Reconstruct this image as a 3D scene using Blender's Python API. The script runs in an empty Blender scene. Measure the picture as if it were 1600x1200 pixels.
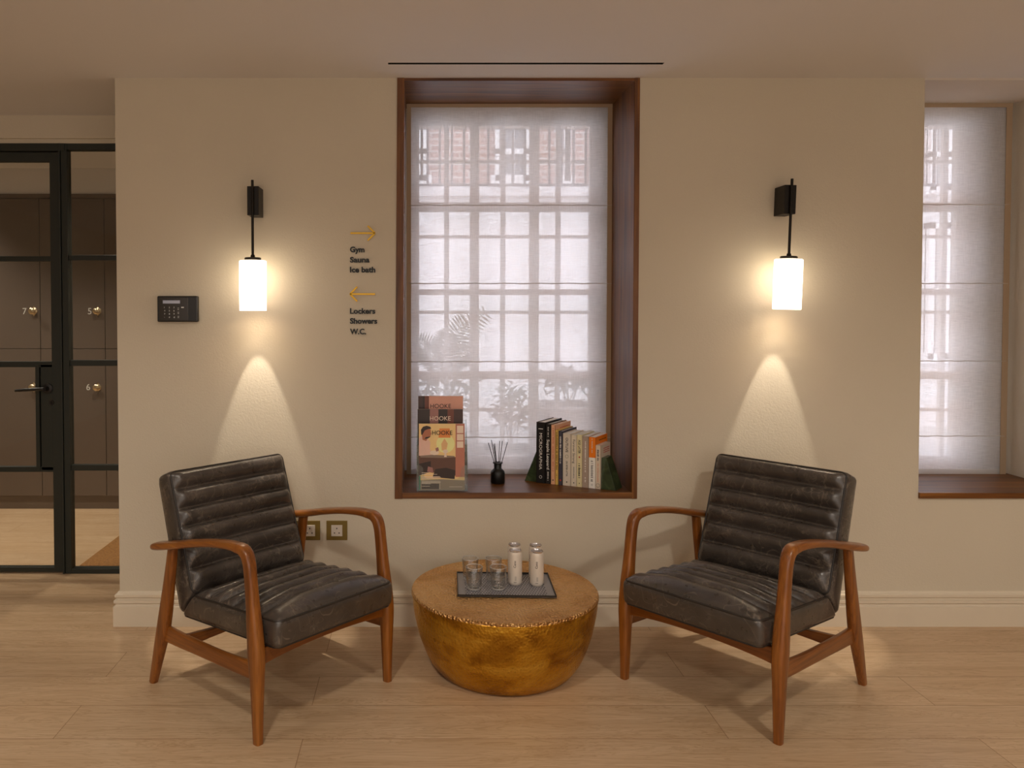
import bpy, math, random
from mathutils import Vector, Matrix
random.seed(7)
C = bpy.context.scene.collection
PI = math.pi

# ------------------------------------------------------------------ camera
F, TH, H = 1250.0, math.radians(1.5), 1.366          # focal length (px of 1600), pitch, eye height
cd = bpy.data.cameras.new('camera'); cam = bpy.data.objects.new('camera', cd); C.objects.link(cam)
cam.location = (0, 0, H); cam.rotation_euler = (PI/2 - TH, 0, 0)
cd.sensor_width = 36; cd.lens = F/1600*36
cd.shift_x = (800-655)/1600; cd.shift_y = -(600-516)/1600
cd.clip_start = 0.05; cd.clip_end = 200
bpy.context.scene.camera = cam

def ray(px, py):
    u = (px-655)/F; v = (py-516)/F
    return (u, math.cos(TH)-v*math.sin(TH), -math.sin(TH)-v*math.cos(TH))
def at(px, py, Y):
    d = ray(px, py); t = Y/d[1]; return Vector((d[0]*t, Y, H+d[2]*t))
def onz(px, py, z):
    d = ray(px, py); t = (z-H)/d[2]; return Vector((d[0]*t, d[1]*t, z))

# ------------------------------------------------------------------ view, world
vs = bpy.context.scene.view_settings
vs.view_transform = 'Standard'; vs.look = 'None'; vs.gamma = 1; vs.use_curve_mapping = False
vs.exposure = 0.0
world = bpy.data.worlds.new('overcast_sky'); bpy.context.scene.world = world; world.use_nodes = True
bg = world.node_tree.nodes['Background']
bg.inputs[0].default_value = (0.90, 0.90, 1.0, 1); bg.inputs[1].default_value = 5.6

WARM = (1.0, 0.93, 0.82)
def lamp(name, kind, loc, power, col=WARM, rot=(0, 0, 0), **kw):
    l = bpy.data.lights.new(name, kind); l.energy = power; l.color = col
    for k, v in kw.items(): setattr(l, k, v)
    o = bpy.data.objects.new(name, l); C.objects.link(o); o.location = loc; o.rotation_euler = rot
    return o
# ceiling downlights of the lounge (fixtures are built further down, out of frame)
DOWN = [(-2.2, 1.2), (-0.55, 1.0), (1.45, 1.0), (3.2, 1.2), (-1.2, -0.9), (0.8, -0.9), (2.6, -0.9)]
for i, (x, y) in enumerate(DOWN):
    if y > 0: lamp('downlight_beam', 'SPOT', (x, y, 2.325), 78, rot=(math.radians(32), 0, 0), spot_size=math.radians(96), spot_blend=1.0, shadow_soft_size=0.10)
    else: lamp('downlight_beam', 'SPOT', (x, y, 2.325), 74, spot_size=math.radians(130), spot_blend=1.0, shadow_soft_size=0.10)
# added soft fill light behind the camera, brightening walls and ceiling; no real opening there
lamp('room_fill', 'AREA', (0.6, -2.62, 1.35), 52, col=(1.0, 0.94, 0.88), rot=(PI/2, 0, 0), shape='RECTANGLE', size=6.5, size_y=1.9)
HALLZ = 2.32
HALL_DOWN = [(onz(147, 268, HALLZ).x, onz(147, 268, HALLZ).y), (-3.3, 5.1), (-1.75, 4.6), (-2.7, 4.55)]
for x, y in HALL_DOWN:
    lamp('hall_downlight_beam', 'SPOT', (x, y, HALLZ-0.02), 75, spot_size=math.radians(115), spot_blend=0.9, shadow_soft_size=0.05)

# ------------------------------------------------------------------ materials
def lin(c):
    c = c/255.0
    return c/12.92 if c <= 0.04045 else ((c+0.055)/1.055)**2.4
def rgb(r, g, b): return (lin(r), lin(g), lin(b), 1)
def newmat(name):
    m = bpy.data.materials.new(name); m.use_nodes = True
    nt = m.node_tree; p = nt.nodes['Principled BSDF']
    return m, nt, p
def mapping(nt, scale=(1, 1, 1), loc=(0, 0, 0), rot=(0, 0, 0), src='Object'):
    tc = nt.nodes.new('ShaderNodeTexCoord'); mp = nt.nodes.new('ShaderNodeMapping')
    mp.inputs['Scale'].default_value = scale; mp.inputs['Location'].default_value = loc; mp.inputs['Rotation'].default_value = rot
    nt.links.new(tc.outputs[src], mp.inputs['Vector']); return mp.outputs['Vector']
def noise(nt, vec, scale, detail=3, rough=0.5, dist=0.0):
    n = nt.nodes.new('ShaderNodeTexNoise'); n.inputs['Scale'].default_value = scale
    n.inputs['Detail'].default_value = detail; n.inputs['Roughness'].default_value = rough; n.inputs['Distortion'].default_value = dist
    nt.links.new(vec, n.inputs['Vector']); return n.outputs['Fac']
def ramp(nt, fac, stops):
    r = nt.nodes.new('ShaderNodeValToRGB'); e = r.color_ramp.elements
    while len(e) < len(stops): e.new(0.5)
    for el, (p, c) in zip(e, stops): el.position = p; el.color = c
    nt.links.new(fac, r.inputs['Fac']); return r.outputs['Color']
def mixc(nt, a, b, fac, mode='MIX'):
    m = nt.nodes.new('ShaderNodeMix'); m.data_type = 'RGBA'; m.blend_type = mode
    for s, v in ((m.inputs['Factor'], fac), (m.inputs['A'], a), (m.inputs['B'], b)):
        if hasattr(v, 'is_output'): nt.links.new(v, s)
        else: s.default_value = v
    return m.outputs['Result']
def bump(nt, p, h, strength=0.3, dist=0.002):
    b = nt.nodes.new('ShaderNodeBump'); b.inputs['Strength'].default_value = strength; b.inputs['Distance'].default_value = dist
    nt.links.new(h, b.inputs['Height']); nt.links.new(b.outputs['Normal'], p.inputs['Normal'])
def math_(nt, op, a, b=0.0):
    m = nt.nodes.new('ShaderNodeMath'); m.operation = op
    for s, v in ((m.inputs[0], a), (m.inputs[1], b)):
        if hasattr(v, 'is_output'): nt.links.new(v, s)
        else: s.default_value = v
    return m.outputs[0]
def plain(name, col, rough=0.5, metal=0.0, var=0.06, nscale=12, bmp=0.0, bscale=80, coat=0.0, emit=None, estr=0):
    m, nt, p = newmat(name)
    v = mapping(nt)
    f = noise(nt, v, nscale, 3)
    dark = tuple(c*(1-var) for c in col[:3])+(1,); light = tuple(min(1, c*(1+var)) for c in col[:3])+(1,)
    nt.links.new(ramp(nt, f, [(0.3, dark), (0.7, light)]), p.inputs['Base Color'])
    p.inputs['Roughness'].default_value = rough; p.inputs['Metallic'].default_value = metal; p.inputs['Coat Weight'].default_value = coat
    if bmp: bump(nt, p, noise(nt, v, bscale, 2), bmp, 0.002)
    if emit: p.inputs['Emission Color'].default_value = emit; p.inputs['Emission Strength'].default_value = estr
    return m
def wood(name, c1, c2, c3, axis=0, scale=1.0, rough=0.38, coat=0.2):
    m, nt, p = newmat(name)
    st = [9, 9, 9]; st[axis] = 0.7
    v = mapping(nt, tuple(s*scale for s in st))
    f1 = noise(nt, v, 2.2, 6, 0.6, 0.8)
    st2 = [90, 90, 90]; st2[axis] = 2.5
    v2 = mapping(nt, tuple(s*scale for s in st2))
    f2 = noise(nt, v2, 1.6, 4, 0.6)
    base = ramp(nt, f1, [(0.3, c1), (0.52, c2), (0.72, c3)])
    fine = ramp(nt, f2, [(0.35, (0.62, 0.58, 0.52, 1)), (0.6, (1, 1, 1, 1))])
    nt.links.new(mixc(nt, base, fine, 0.75, 'MULTIPLY'), p.inputs['Base Color'])
    p.inputs['Roughness'].default_value = rough; p.inputs['Coat Weight'].default_value = coat; p.inputs['Coat Roughness'].default_value = 0.25
    bump(nt, p, f2, 0.12, 0.001)
    return m

M = {}
M['wall'] = plain('wall_paint', rgb(211, 199, 178), 0.75, var=0.015, nscale=3, bmp=0.35, bscale=150)
M['ceiling'] = plain('ceiling_paint', rgb(226, 222, 220), 0.85, var=0.01, nscale=2, bmp=0.08, bscale=60)
M['skirting'] = plain('skirting_gloss', rgb(222, 208, 186), 0.45, var=0.01, bmp=0.05, bscale=40)
M['reveal'] = plain('reveal_paint', rgb(220, 210, 198), 0.7, var=0.01, bmp=0.15, bscale=120)
M['teak'] = wood('teak', rgb(112, 60, 16), rgb(146, 84, 27), rgb(174, 110, 42), axis=2, rough=0.33, coat=0.35)
M['teak_y'] = wood('teak_along', rgb(112, 60, 16), rgb(146, 84, 27), rgb(174, 110, 42), axis=1, rough=0.33, coat=0.35)
M['teak_x'] = wood('teak_across', rgb(104, 54, 15), rgb(136, 77, 25), rgb(160, 98, 38), axis=0, rough=0.36, coat=0.3)
M['oak_v'] = wood('stained_oak_upright', rgb(78, 42, 10), rgb(116, 68, 17), rgb(144, 90, 28), axis=2, rough=0.5, coat=0.05)
M['oak_h'] = wood('stained_oak_level', rgb(78, 42, 10), rgb(116, 68, 17), rgb(144, 90, 28), axis=0, rough=0.42, coat=0.08)
M['black_metal'] = plain('black_bronze_metal', rgb(34, 29, 24), 0.45, 0.6, var=0.08)
M['frame_green'] = plain('dark_green_black_paint', rgb(34, 38, 31), 0.5, var=0.04, bmp=0.03)
M['white_paint'] = plain('white_window_paint', rgb(225, 225, 225), 0.5, var=0.01)
M['locker'] = plain('locker_lacquer', rgb(98, 84, 74), 0.5, var=0.03, nscale=1.5)
M['gap'] = plain('dark_gap', rgb(20, 16, 13), 0.9)
M['knob'] = plain('aged_brass_knob', rgb(212, 192, 158), 0.28, 1.0)
M['brass_plate'] = plain('brass_plate', rgb(128, 104, 44), 0.45, 0.25, var=0.04)
M['socket_white'] = plain('socket_white', rgb(212, 200, 185), 0.4, var=0.01)
M['gold'] = plain('gold_sign_metal', rgb(196, 150, 44), 0.35, 0.7, var=0.03)
M['ink'] = plain('black_lettering', rgb(12, 11, 10), 0.5)
M['black_plastic'] = plain('black_plastic', rgb(26, 23, 20), 0.35, var=0.05)
M['keypad_face'] = plain('keypad_smoked_face', rgb(52, 45, 38), 0.18, var=0.05)
M['lcd'] = plain('keypad_display', rgb(150, 146, 150), 0.3, emit=rgb(150, 150, 160), estr=0.25)
M['key_white'] = plain('key_marks', rgb(205, 200, 190), 0.5, emit=rgb(205, 200, 190), estr=0.15)
M['matt_black'] = plain('matt_black_glass', rgb(14, 13, 12), 0.4, var=0.05)
M['reed'] = plain('black_reed', rgb(18, 15, 13), 0.8)
M['pages'] = plain('page_paper', rgb(226, 218, 205), 0.85, var=0.03, nscale=60)
M['tape'] = plain('blind_tape', rgb(196, 168, 140), 0.85, var=0.05, nscale=50)
M['chrome'] = plain('aluminium', rgb(232, 232, 236), 0.25, 1.0)
M['can_white'] = plain('can_cream', rgb(226, 214, 200), 0.38, 0.15, var=0.01)
M['coir'] = plain('coir_mat', rgb(150, 104, 54), 0.95, var=0.4, nscale=160, bmp=1.0, bscale=300)
M['light_disc'] = plain('lamp_disc', rgb(255, 240, 215), 0.4, emit=(1, 0.86, 0.66, 1), estr=14)
M['leaf'] = plain('leaf', rgb(58, 76, 44), 0.5, var=0.3, nscale=9)
M['fern'] = plain('fern_leaf', rgb(60, 84, 46), 0.5, var=0.25, nscale=9)
M['stem'] = plain('plant_stem', rgb(70, 62, 44), 0.8)
M['render_white'] = plain('pale_render', rgb(226, 226, 228), 0.85, var=0.03, nscale=1.5)
M['planter'] = plain('lead_grey_planter', rgb(140, 142, 146), 0.7, var=0.05)
M['window_dark'] = plain('distant_window_glass', rgb(120, 124, 132), 0.15, var=0.05)
M['iron'] = plain('wrought_iron', rgb(45, 46, 50), 0.6)
M['paving'] = plain('paving_stone', rgb(150, 150, 150), 0.9, var=0.08)

def brickmat():
    m, nt, p = newmat('red_brick')
    v = mapping(nt, (1, 1, 1), rot=(PI/2, 0, 0))
    b = nt.nodes.new('ShaderNodeTexBrick'); nt.links.new(v, b.inputs['Vector'])
    b.inputs['Color1'].default_value = rgb(190, 156, 148); b.inputs['Color2'].default_value = rgb(168, 132, 124); b.inputs['Mortar'].default_value = rgb(205, 200, 196)
    b.inputs['Scale'].default_value = 1.0; b.inputs['Brick Width'].default_value = 0.225; b.inputs['Row Height'].default_value = 0.075; b.inputs['Mortar Size'].default_value = 0.008
    nt.links.new(b.outputs['Color'], p.inputs['Base Color']); p.inputs['Roughness'].default_value = 0.9
    return m
M['brick'] = brickmat()

def floormat():
    m, nt, p = newmat('oak_plank_floor')
    v = mapping(nt, (1, 1, 1), loc=(0.37, -2.51+0.215*20, 0))
    b = nt.nodes.new('ShaderNodeTexBrick'); nt.links.new(v, b.inputs['Vector'])
    b.offset = 0.37; b.offset_frequency = 2; b.squash = 1
    b.inputs['Color1'].default_value = (0.0, 0.0, 0.0, 1); b.inputs['Color2'].default_value = (1, 1, 1, 1); b.inputs['Mortar'].default_value = (0.5, 0.5, 0.5, 1)
    b.inputs['Scale'].default_value = 1.0; b.inputs['Brick Width'].default_value = 2.15; b.inputs['Row Height'].default_value = 0.215
    b.inputs['Mortar Size'].default_value = 0.0012; b.inputs['Mortar Smooth'].default_value = 0.0
    rnd = b.outputs['Color']
    # grain coordinates shifted plank by plank
    add = nt.nodes.new('ShaderNodeVectorMath'); add.operation = 'MULTIPLY_ADD'
    nt.links.new(rnd, add.inputs[0]); add.inputs[1].default_value = (13, 7, 31); nt.links.new(mapping(nt, (1.2, 11, 1)), add.inputs[2])
    g1 = noise(nt, add.outputs[0], 1.5, 5, 0.55, 1.2)
    w = nt.nodes.new('ShaderNodeMath'); w.operation = 'SINE'; nt.links.new(math_(nt, 'MULTIPLY', g1, 85.0), w.inputs[0])
    rings = math_(nt, 'MULTIPLY_ADD', w.outputs[0], 0.5); 
    rings = math_(nt, 'ADD', math_(nt, 'MULTIPLY', w.outputs[0], 0.5), 0.5)
    g2 = noise(nt, mapping(nt, (3, 160, 1)), 1.3, 3, 0.6)
    base = ramp(nt, g1, [(0.3, rgb(200, 168, 132)), (0.5, rgb(210, 180, 146)), (0.72, rgb(218, 190, 157))])
    c = mixc(nt, base, ramp(nt, rings, [(0.0, (0.80, 0.75, 0.68, 1)), (0.4, (1, 1, 1, 1))]), 0.7, 'MULTIPLY')
    c = mixc(nt, c, ramp(nt, g2, [(0.35, (0.84, 0.80, 0.75, 1)), (0.6, (1, 1, 1, 1))]), 0.8, 'MULTIPLY')
    c = mixc(nt, c, ramp(nt, rnd, [(0.0, (0.90, 0.89, 0.88, 1)), (1.0, (1, 1, 1, 1))]), 0.8, 'MULTIPLY')
    c = mixc(nt, c, rgb(146, 112, 78), b.outputs['Fac'])
    nt.links.new(c, p.inputs['Base Color']); p.inputs['Roughness'].default_value = 0.34
    p.inputs['Specular IOR Level'].default_value = 0.4
    h = math_(nt, 'SUBTRACT', math_(nt, 'MULTIPLY', g2, 0.3), b.outputs['Fac'])
    bump(nt, p, h, 0.25, 0.0015)
    return m
M['floor'] = floormat()

def leathermat():
    m, nt, p = newmat('distressed_charcoal_leather')
    v = mapping(nt)
    f = noise(nt, v, 7, 5, 0.6, 0.4)
    base = ramp(nt, f, [(0.3, rgb(50, 45, 41)), (0.55, rgb(67, 60, 55)), (0.8, rgb(90, 81, 74))])
    # pale wandering creases: ridge lines of warped noise, broken up by a second noise
    def creases(scale, wth, seed, lo, hi):
        n1 = noise(nt, mapping(nt, (1, 1, 1), loc=(seed, seed*0.7, 0)), scale, 2, 0.45, 1.6)
        d = math_(nt, 'ABSOLUTE', math_(nt, 'SUBTRACT', n1, 0.5))
        line = ramp(nt, d, [(0.0, (1, 1, 1, 1)), (wth, (0, 0, 0, 1))])
        brk = ramp(nt, noise(nt, mapping(nt, (1, 1, 1), loc=(-seed, 3, seed)), 9, 3), [(lo, (0, 0, 0, 1)), (hi, (1, 1, 1, 1))])
        return math_(nt, 'MULTIPLY', line, brk)
    k = math_(nt, 'ADD', math_(nt, 'ADD', creases(7, 0.014, 1.0, .40, .56), creases(15, 0.022, 5.0, .46, .60)), math_(nt, 'MULTIPLY', creases(34, 0.05, 9.0, .5, .62), 0.6))
    c = mixc(nt, base, rgb(136, 122, 108), math_(nt, 'MULTIPLY', math_(nt, 'MINIMUM', k, 1.0), 0.55))
    nt.links.new(c, p.inputs['Base Color'])
    r = ramp(nt, noise(nt, v, 30, 3), [(0.3, (0.25,)*3+(1,)), (0.7, (0.40,)*3+(1,))])
    nt.links.new(r, p.inputs['Roughness'])
    p.inputs['Specular IOR Level'].default_value = 0.75; p.inputs['Coat Weight'].default_value = 0.25; p.inputs['Coat Roughness'].default_value = 0.3
    vo = nt.nodes.new('ShaderNodeTexVoronoi'); vo.inputs['Scale'].default_value = 420; nt.links.new(v, vo.inputs['Vector'])
    h = math_(nt, 'ADD', math_(nt, 'MULTIPLY', vo.outputs['Distance'], 0.25), math_(nt, 'MULTIPLY', noise(nt, v, 26, 4), 1.4))
    bump(nt, p, h, 0.3, 0.0020)
    return m
M['leather'] = leathermat()
M['piping'] = plain('dark_leather_piping', rgb(44, 38, 34), 0.45, var=0.1, nscale=40)

def hammered(name, scale, cols, r0, r1, bs=1.0, bd=0.009):
    m, nt, p = newmat(name)
    v = mapping(nt)
    vo = nt.nodes.new('ShaderNodeTexVoronoi'); vo.inputs['Scale'].default_value = scale; vo.inputs['Randomness'].default_value = 0.75
    vo.feature = 'SMOOTH_F1'; vo.inputs['Smoothness'].default_value = 0.35
    nt.links.new(v, vo.inputs['Vector'])
    f = noise(nt, mapping(nt, (1, 1, 2.2)), 5.5, 5, 0.6, 0.6)
    c = ramp(nt, f, [(0.3, cols[0]), (0.5, cols[1]), (0.72, cols[2])])
    c = mixc(nt, c, ramp(nt, vo.outputs['Distance'], [(0.05, (0.62, 0.56, 0.48, 1)), (0.32, (1, 1, 1, 1))]), 0.75, 'MULTIPLY')   # shade of the hammer dents painted into the colour
    nt.links.new(c, p.inputs['Base Color']); p.inputs['Metallic'].default_value = 0.9
    r = ramp(nt, noise(nt, v, 14, 3), [(0.3, (r0,)*3+(1,)), (0.7, (r1,)*3+(1,))]); nt.links.new(r, p.inputs['Roughness'])
    h = math_(nt, 'MULTIPLY', vo.outputs['Distance'], -1.0)
    bump(nt, p, h, bs, bd)
    return m
M['brass_top'] = hammered('hammered_brass_top', 95, (rgb(200, 148, 90), rgb(226, 180, 120), rgb(238, 200, 144)), 0.34, 0.48, 1.0, 0.011)
M['brass_body'] = hammered('hammered_brass_body', 95, (rgb(146, 96, 24), rgb(206, 154, 48), rgb(232, 188, 78)), 0.26, 0.42, 0.6, 0.004)

def glassmat(name, tint=(1, 1, 1, 1), gl=0.10, rough=0.02, pw=4.0, mx_=0.75):
    # thin architectural glass: clear transmission plus mirror reflection at grazing angles
    m, nt, p = newmat(name); nt.nodes.remove(p)
    out = nt.nodes['Material Output']
    tr = nt.nodes.new('ShaderNodeBsdfTransparent'); tr.inputs[0].default_value = tint
    gs = nt.nodes.new('ShaderNodeBsdfGlossy'); gs.inputs['Roughness'].default_value = rough
    fr = nt.nodes.new('ShaderNodeLayerWeight')
    k = math_(nt, 'ADD', math_(nt, 'MULTIPLY', math_(nt, 'POWER', fr.outputs['Facing'], pw), mx_), gl*0.5)
    mx = nt.nodes.new('ShaderNodeMixShader'); nt.links.new(k, mx.inputs[0]); nt.links.new(tr.outputs[0], mx.inputs[1]); nt.links.new(gs.outputs[0], mx.inputs[2])
    nt.links.new(mx.outputs[0], out.inputs[0]); return m
M['pane'] = glassmat('window_glass', (0.97, 0.98, 0.98, 1), 0.05)
M['door_glass'] = glassmat('partition_glass', (0.86, 0.85, 0.82, 1), 0.08)
M['tumbler'] = glassmat('tumbler_glass', (0.985, 0.985, 0.98, 1), 0.16, 0.03, 2.2, 0.85)
M['glass_highlight'] = plain('glass_highlight', rgb(244, 242, 240), 0.08, var=0.0)  # whitish see-through colour painting the highlights on tumbler rims and bases
M['glass_highlight'].node_tree.nodes['Principled BSDF'].inputs['Alpha'].default_value = 0.42
M['acrylic'] = glassmat('clear_acrylic', (0.93, 0.96, 0.96, 1), 0.12)

def blindmat():
    m, nt, p = newmat('sheer_linen'); nt.nodes.remove(p); out = nt.nodes['Material Output']
    wv = noise(nt, mapping(nt, (16, 14, 420)), 1.0, 2, 0.6)
    wh = noise(nt, mapping(nt, (420, 14, 16)), 1.0, 2, 0.6)
    slub = noise(nt, mapping(nt, (18, 10, 260)), 1.0, 3, 0.7)
    t = math_(nt, 'ADD', math_(nt, 'MULTIPLY', wv, 0.5), math_(nt, 'MULTIPLY', wh, 0.5))
    tf = ramp(nt, math_(nt, 'ADD', math_(nt, 'MULTIPLY', t, 0.6), math_(nt, 'MULTIPLY', slub, 0.4)), [(0.38, (0.07,)*3+(1,)), (0.60, (0.27,)*3+(1,))])
    tr = nt.nodes.new('ShaderNodeBsdfTransparent'); tl = nt.nodes.new('ShaderNodeBsdfTranslucent'); df = nt.nodes.new('ShaderNodeBsdfDiffuse')
    tl.inputs[0].default_value = rgb(236, 235, 236); df.inputs[0].default_value = rgb(232, 228, 228)
    a = nt.nodes.new('ShaderNodeMixShader'); a.inputs[0].default_value = 0.35; nt.links.new(tl.outputs[0], a.inputs[1]); nt.links.new(df.outputs[0], a.inputs[2])
    b = nt.nodes.new('ShaderNodeMixShader'); nt.links.new(tf, b.inputs[0]); nt.links.new(a.outputs[0], b.inputs[1]); nt.links.new(tr.outputs[0], b.inputs[2])
    nt.links.new(b.outputs[0], out.inputs[0]); return m
M['linen'] = blindmat()
m, nt, p = newmat('linen_hem'); nt.nodes.remove(p)
tl = nt.nodes.new('ShaderNodeBsdfTranslucent'); df = nt.nodes.new('ShaderNodeBsdfDiffuse'); a = nt.nodes.new('ShaderNodeMixShader'); a.inputs[0].default_value = 0.4
tl.inputs[0].default_value = rgb(244, 242, 242); df.inputs[0].default_value = rgb(220, 214, 208)
nt.links.new(tl.outputs[0], a.inputs[1]); nt.links.new(df.outputs[0], a.inputs[2]); nt.links.new(a.outputs[0], nt.nodes['Material Output'].inputs[0]); M['hem'] = m
m, nt, p = newmat('linen_tape'); nt.nodes.remove(p)
tl = nt.nodes.new('ShaderNodeBsdfTranslucent'); df = nt.nodes.new('ShaderNodeBsdfDiffuse'); a = nt.nodes.new('ShaderNodeMixShader'); a.inputs[0].default_value = 0.85
tl.inputs[0].default_value = rgb(190, 165, 145); df.inputs[0].default_value = rgb(200, 176, 148)
nt.links.new(tl.outputs[0], a.inputs[1]); nt.links.new(df.outputs[0], a.inputs[2]); nt.links.new(a.outputs[0], nt.nodes['Material Output'].inputs[0]); M['tape'] = m

def shademat():
    m, nt, p = newmat('opal_glass_shade')
    p.inputs['Base Color'].default_value = rgb(245, 238, 226); p.inputs['Roughness'].default_value = 0.25
    # opal glass glows: brightest where the bulb sits, near the top
    tc = nt.nodes.new('ShaderNodeTexCoord'); sp = nt.nodes.new('ShaderNodeSeparateXYZ'); nt.links.new(tc.outputs['Generated'], sp.inputs[0])
    c = ramp(nt, sp.outputs['Z'], [(0.0, (0.90, 0.82, 0.72, 1)), (0.35, (1.0, 0.82, 0.66, 1)), (0.75, (1.0, 0.88, 0.66, 1)), (1.0, (1.0, 0.84, 0.62, 1))])
    s = ramp(nt, sp.outputs['Z'], [(0.0, (0.35,)*3+(1,)), (0.35, (0.62,)*3+(1,)), (0.72, (1.0,)*3+(1,)), (1.0, (0.7,)*3+(1,))])
    nt.links.new(c, p.inputs['Emission Color']); nt.links.new(math_(nt, 'MULTIPLY', s, SHADE), p.inputs['Emission Strength'])
    return m
SHADE = 6.0
M['shade'] = shademat()

def marblemat():
    m, nt, p = newmat('green_marble')
    v = mapping(nt); f = noise(nt, v, 16, 6, 0.65, 1.5)
    nt.links.new(ramp(nt, f, [(0.3, rgb(30, 40, 24)), (0.5, rgb(56, 70, 42)), (0.66, rgb(82, 96, 64)), (0.78, rgb(120, 112, 92))]), p.inputs['Base Color'])
    p.inputs['Roughness'].default_value = 0.3; return m
M['marble'] = marblemat()
def traymat():
    m, nt, p = newmat('perforated_tray_metal')
    p.inputs['Base Color'].default_value = rgb(150, 148, 153); p.inputs['Roughness'].default_value = 0.3; p.inputs['Metallic'].default_value = 0.35
    return m
M['tray'] = traymat()

# ------------------------------------------------------------------ mesh helpers
class MB:
    def __init__(s): s.v = []; s.f = []; s.m = []; s.mats = []
    def mi(s, mat):
        if mat not in s.mats: s.mats.append(mat)
        return s.mats.index(mat)
    def add(s, vs, fs, mat, mtx=None):
        o = len(s.v); k = s.mi(mat)
        s.v += [tuple((mtx @ Vector(v)) if mtx else v) for v in vs]
        for f in fs: s.f.append(tuple(i+o for i in f)); s.m.append(k)
        return s
    def box(s, x0, x1, y0, y1, z0, z1, mat, mtx=None):
        vs = [(x, y, z) for z in (z0, z1) for y in (y0, y1) for x in (x0, x1)]
        return s.add(vs, [(0, 2, 3, 1), (4, 5, 7, 6), (0, 1, 5, 4), (2, 6, 7, 3), (0, 4, 6, 2), (1, 3, 7, 5)], mat, mtx)
    def hexa(s, pts, mat, mtx=None):   # 8 points, bottom ring then top ring, counter-clockwise from above
        return s.add(pts, [(3, 2, 1, 0), (4, 5, 6, 7), (0, 1, 5, 4), (1, 2, 6, 5), (2, 3, 7, 6), (3, 0, 4, 7)], mat, mtx)
    def prism(s, poly, h0, h1, mat, mtx=None):   # poly in xy, extruded in z
        n = len(poly)
        vs = [(x, y, h0) for x, y in poly]+[(x, y, h1) for x, y in poly]
        fs = [tuple(range(n-1, -1, -1)), tuple(range(n, 2*n))]+[(i, (i+1) % n, n+(i+1) % n, n+i) for i in range(n)]
        return s.add(vs, fs, mat, mtx)
    def lathe(s, prof, mat, n=32, mtx=None, cap=True):
        vs = []; fs = []
        for r, z in prof:
            vs += [(r*math.cos(2*PI*i/n), r*math.sin(2*PI*i/n), z) for i in range(n)]
        for k in range(len(prof)-1):
            for i in range(n):
                j = (i+1) % n; fs.append((k*n+i, k*n+j, (k+1)*n+j, (k+1)*n+i))
        if cap:
            if prof[0][0] > 1e-6: fs.append(tuple(range(n-1, -1, -1)))
            if prof[-1][0] > 1e-6: fs.append(tuple((len(prof)-1)*n+i for i in range(n)))
        return s.add(vs, fs, mat, mtx)
    def tube(s, pts, r, mat, n=8, closed=False, mtx=None):
        pts = [Vector(p) for p in pts]; N = len(pts); vs = []; fs = []; prev = None
        for i, p in enumerate(pts):
            a = pts[(i-1) % N] if (closed or i > 0) else p; b = pts[(i+1) % N] if (closed or i < N-1) else p
            t = (b-a).normalized()
            if prev is None:
                u = t.cross(Vector((0, 0, 1)));
                if u.length < 1e-3: u = t.cross(Vector((1, 0, 0)))
            else: u = prev-t*prev.dot(t)
            u.normalize(); prev = u; w = t.cross(u); rr = r[i] if isinstance(r, (list, tuple)) else r
            vs += [tuple(p+(u*math.cos(2*PI*k/n)+w*math.sin(2*PI*k/n))*rr) for k in range(n)]
        for i in range(N if closed else N-1):
            j = (i+1) % N
            for k in range(n): l = (k+1) % n; fs.append((i*n+k, i*n+l, j*n+l, j*n+k))
        if not closed: fs += [tuple(range(n-1, -1, -1)), tuple((N-1)*n+k for k in range(n))]
        return s.add(vs, fs, mat, mtx)
    def loft(s, st, mat, n=20, e=3.2, mtx=None):
        # st: (x, y, z, width along x, depth in plane); path lies in the yz plane; superellipse sections
        vs = []; fs = []; N = len(st); P = [Vector(q[:3]) for q in st]
        for i, q in enumerate(st):
            t = (P[min(i+1, N-1)]-P[max(i-1, 0)]).normalized(); u = Vector((1, 0, 0)); u = (u-t*u.dot(t)).normalized(); w = t.cross(u)
            for k in range(n):
                a = 2*PI*k/n; ca, sa = math.cos(a), math.sin(a)
                cx = math.copysign(abs(ca)**(2/e), ca)*q[3]/2; cy = math.copysign(abs(sa)**(2/e), sa)*q[4]/2
                vs.append(tuple(P[i]+u*cx+w*cy))
        for i in range(N-1):
            for k in range(n): l = (k+1) % n; fs.append((i*n+k, i*n+l, (i+1)*n+l, (i+1)*n+k))
        fs += [tuple(range(n-1, -1, -1)), tuple((N-1)*n+k for k in range(n))]
        return s.add(vs, fs, mat, mtx)
    def build(s, name, parent=None, smooth=False, bevel=0.0, world=True, seg=2):
        off = Vector((0, 0, 0)); p = parent
        if world and p is not None:
            while p is not None: off += p.location; p = p.parent
        me = bpy.data.meshes.new(name)
        me.from_pydata([tuple(Vector(v)-off) for v in s.v], [], s.f)
        for m in s.mats: me.materials.append(m)
        me.polygons.foreach_set('material_index', s.m)
        if smooth: me.polygons.foreach_set('use_smooth', [True]*len(me.polygons))
        me.update()
        o = bpy.data.objects.new(name, me); C.objects.link(o)
        if parent is not None: o.parent = parent
        if bevel:
            b = o.modifiers.new('bevel', 'BEVEL'); b.width = bevel; b.segments = seg; b.limit_method = 'ANGLE'; b.angle_limit = math.radians(40); b.harden_normals = False
        return o
def smooth_by_angle(o, deg=40):
    me = o.data
    me.polygons.foreach_set('use_smooth', [True]*len(me.polygons))
    try: me.set_sharp_from_angle(angle=math.radians(deg))
    except Exception: pass
    return o
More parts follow.
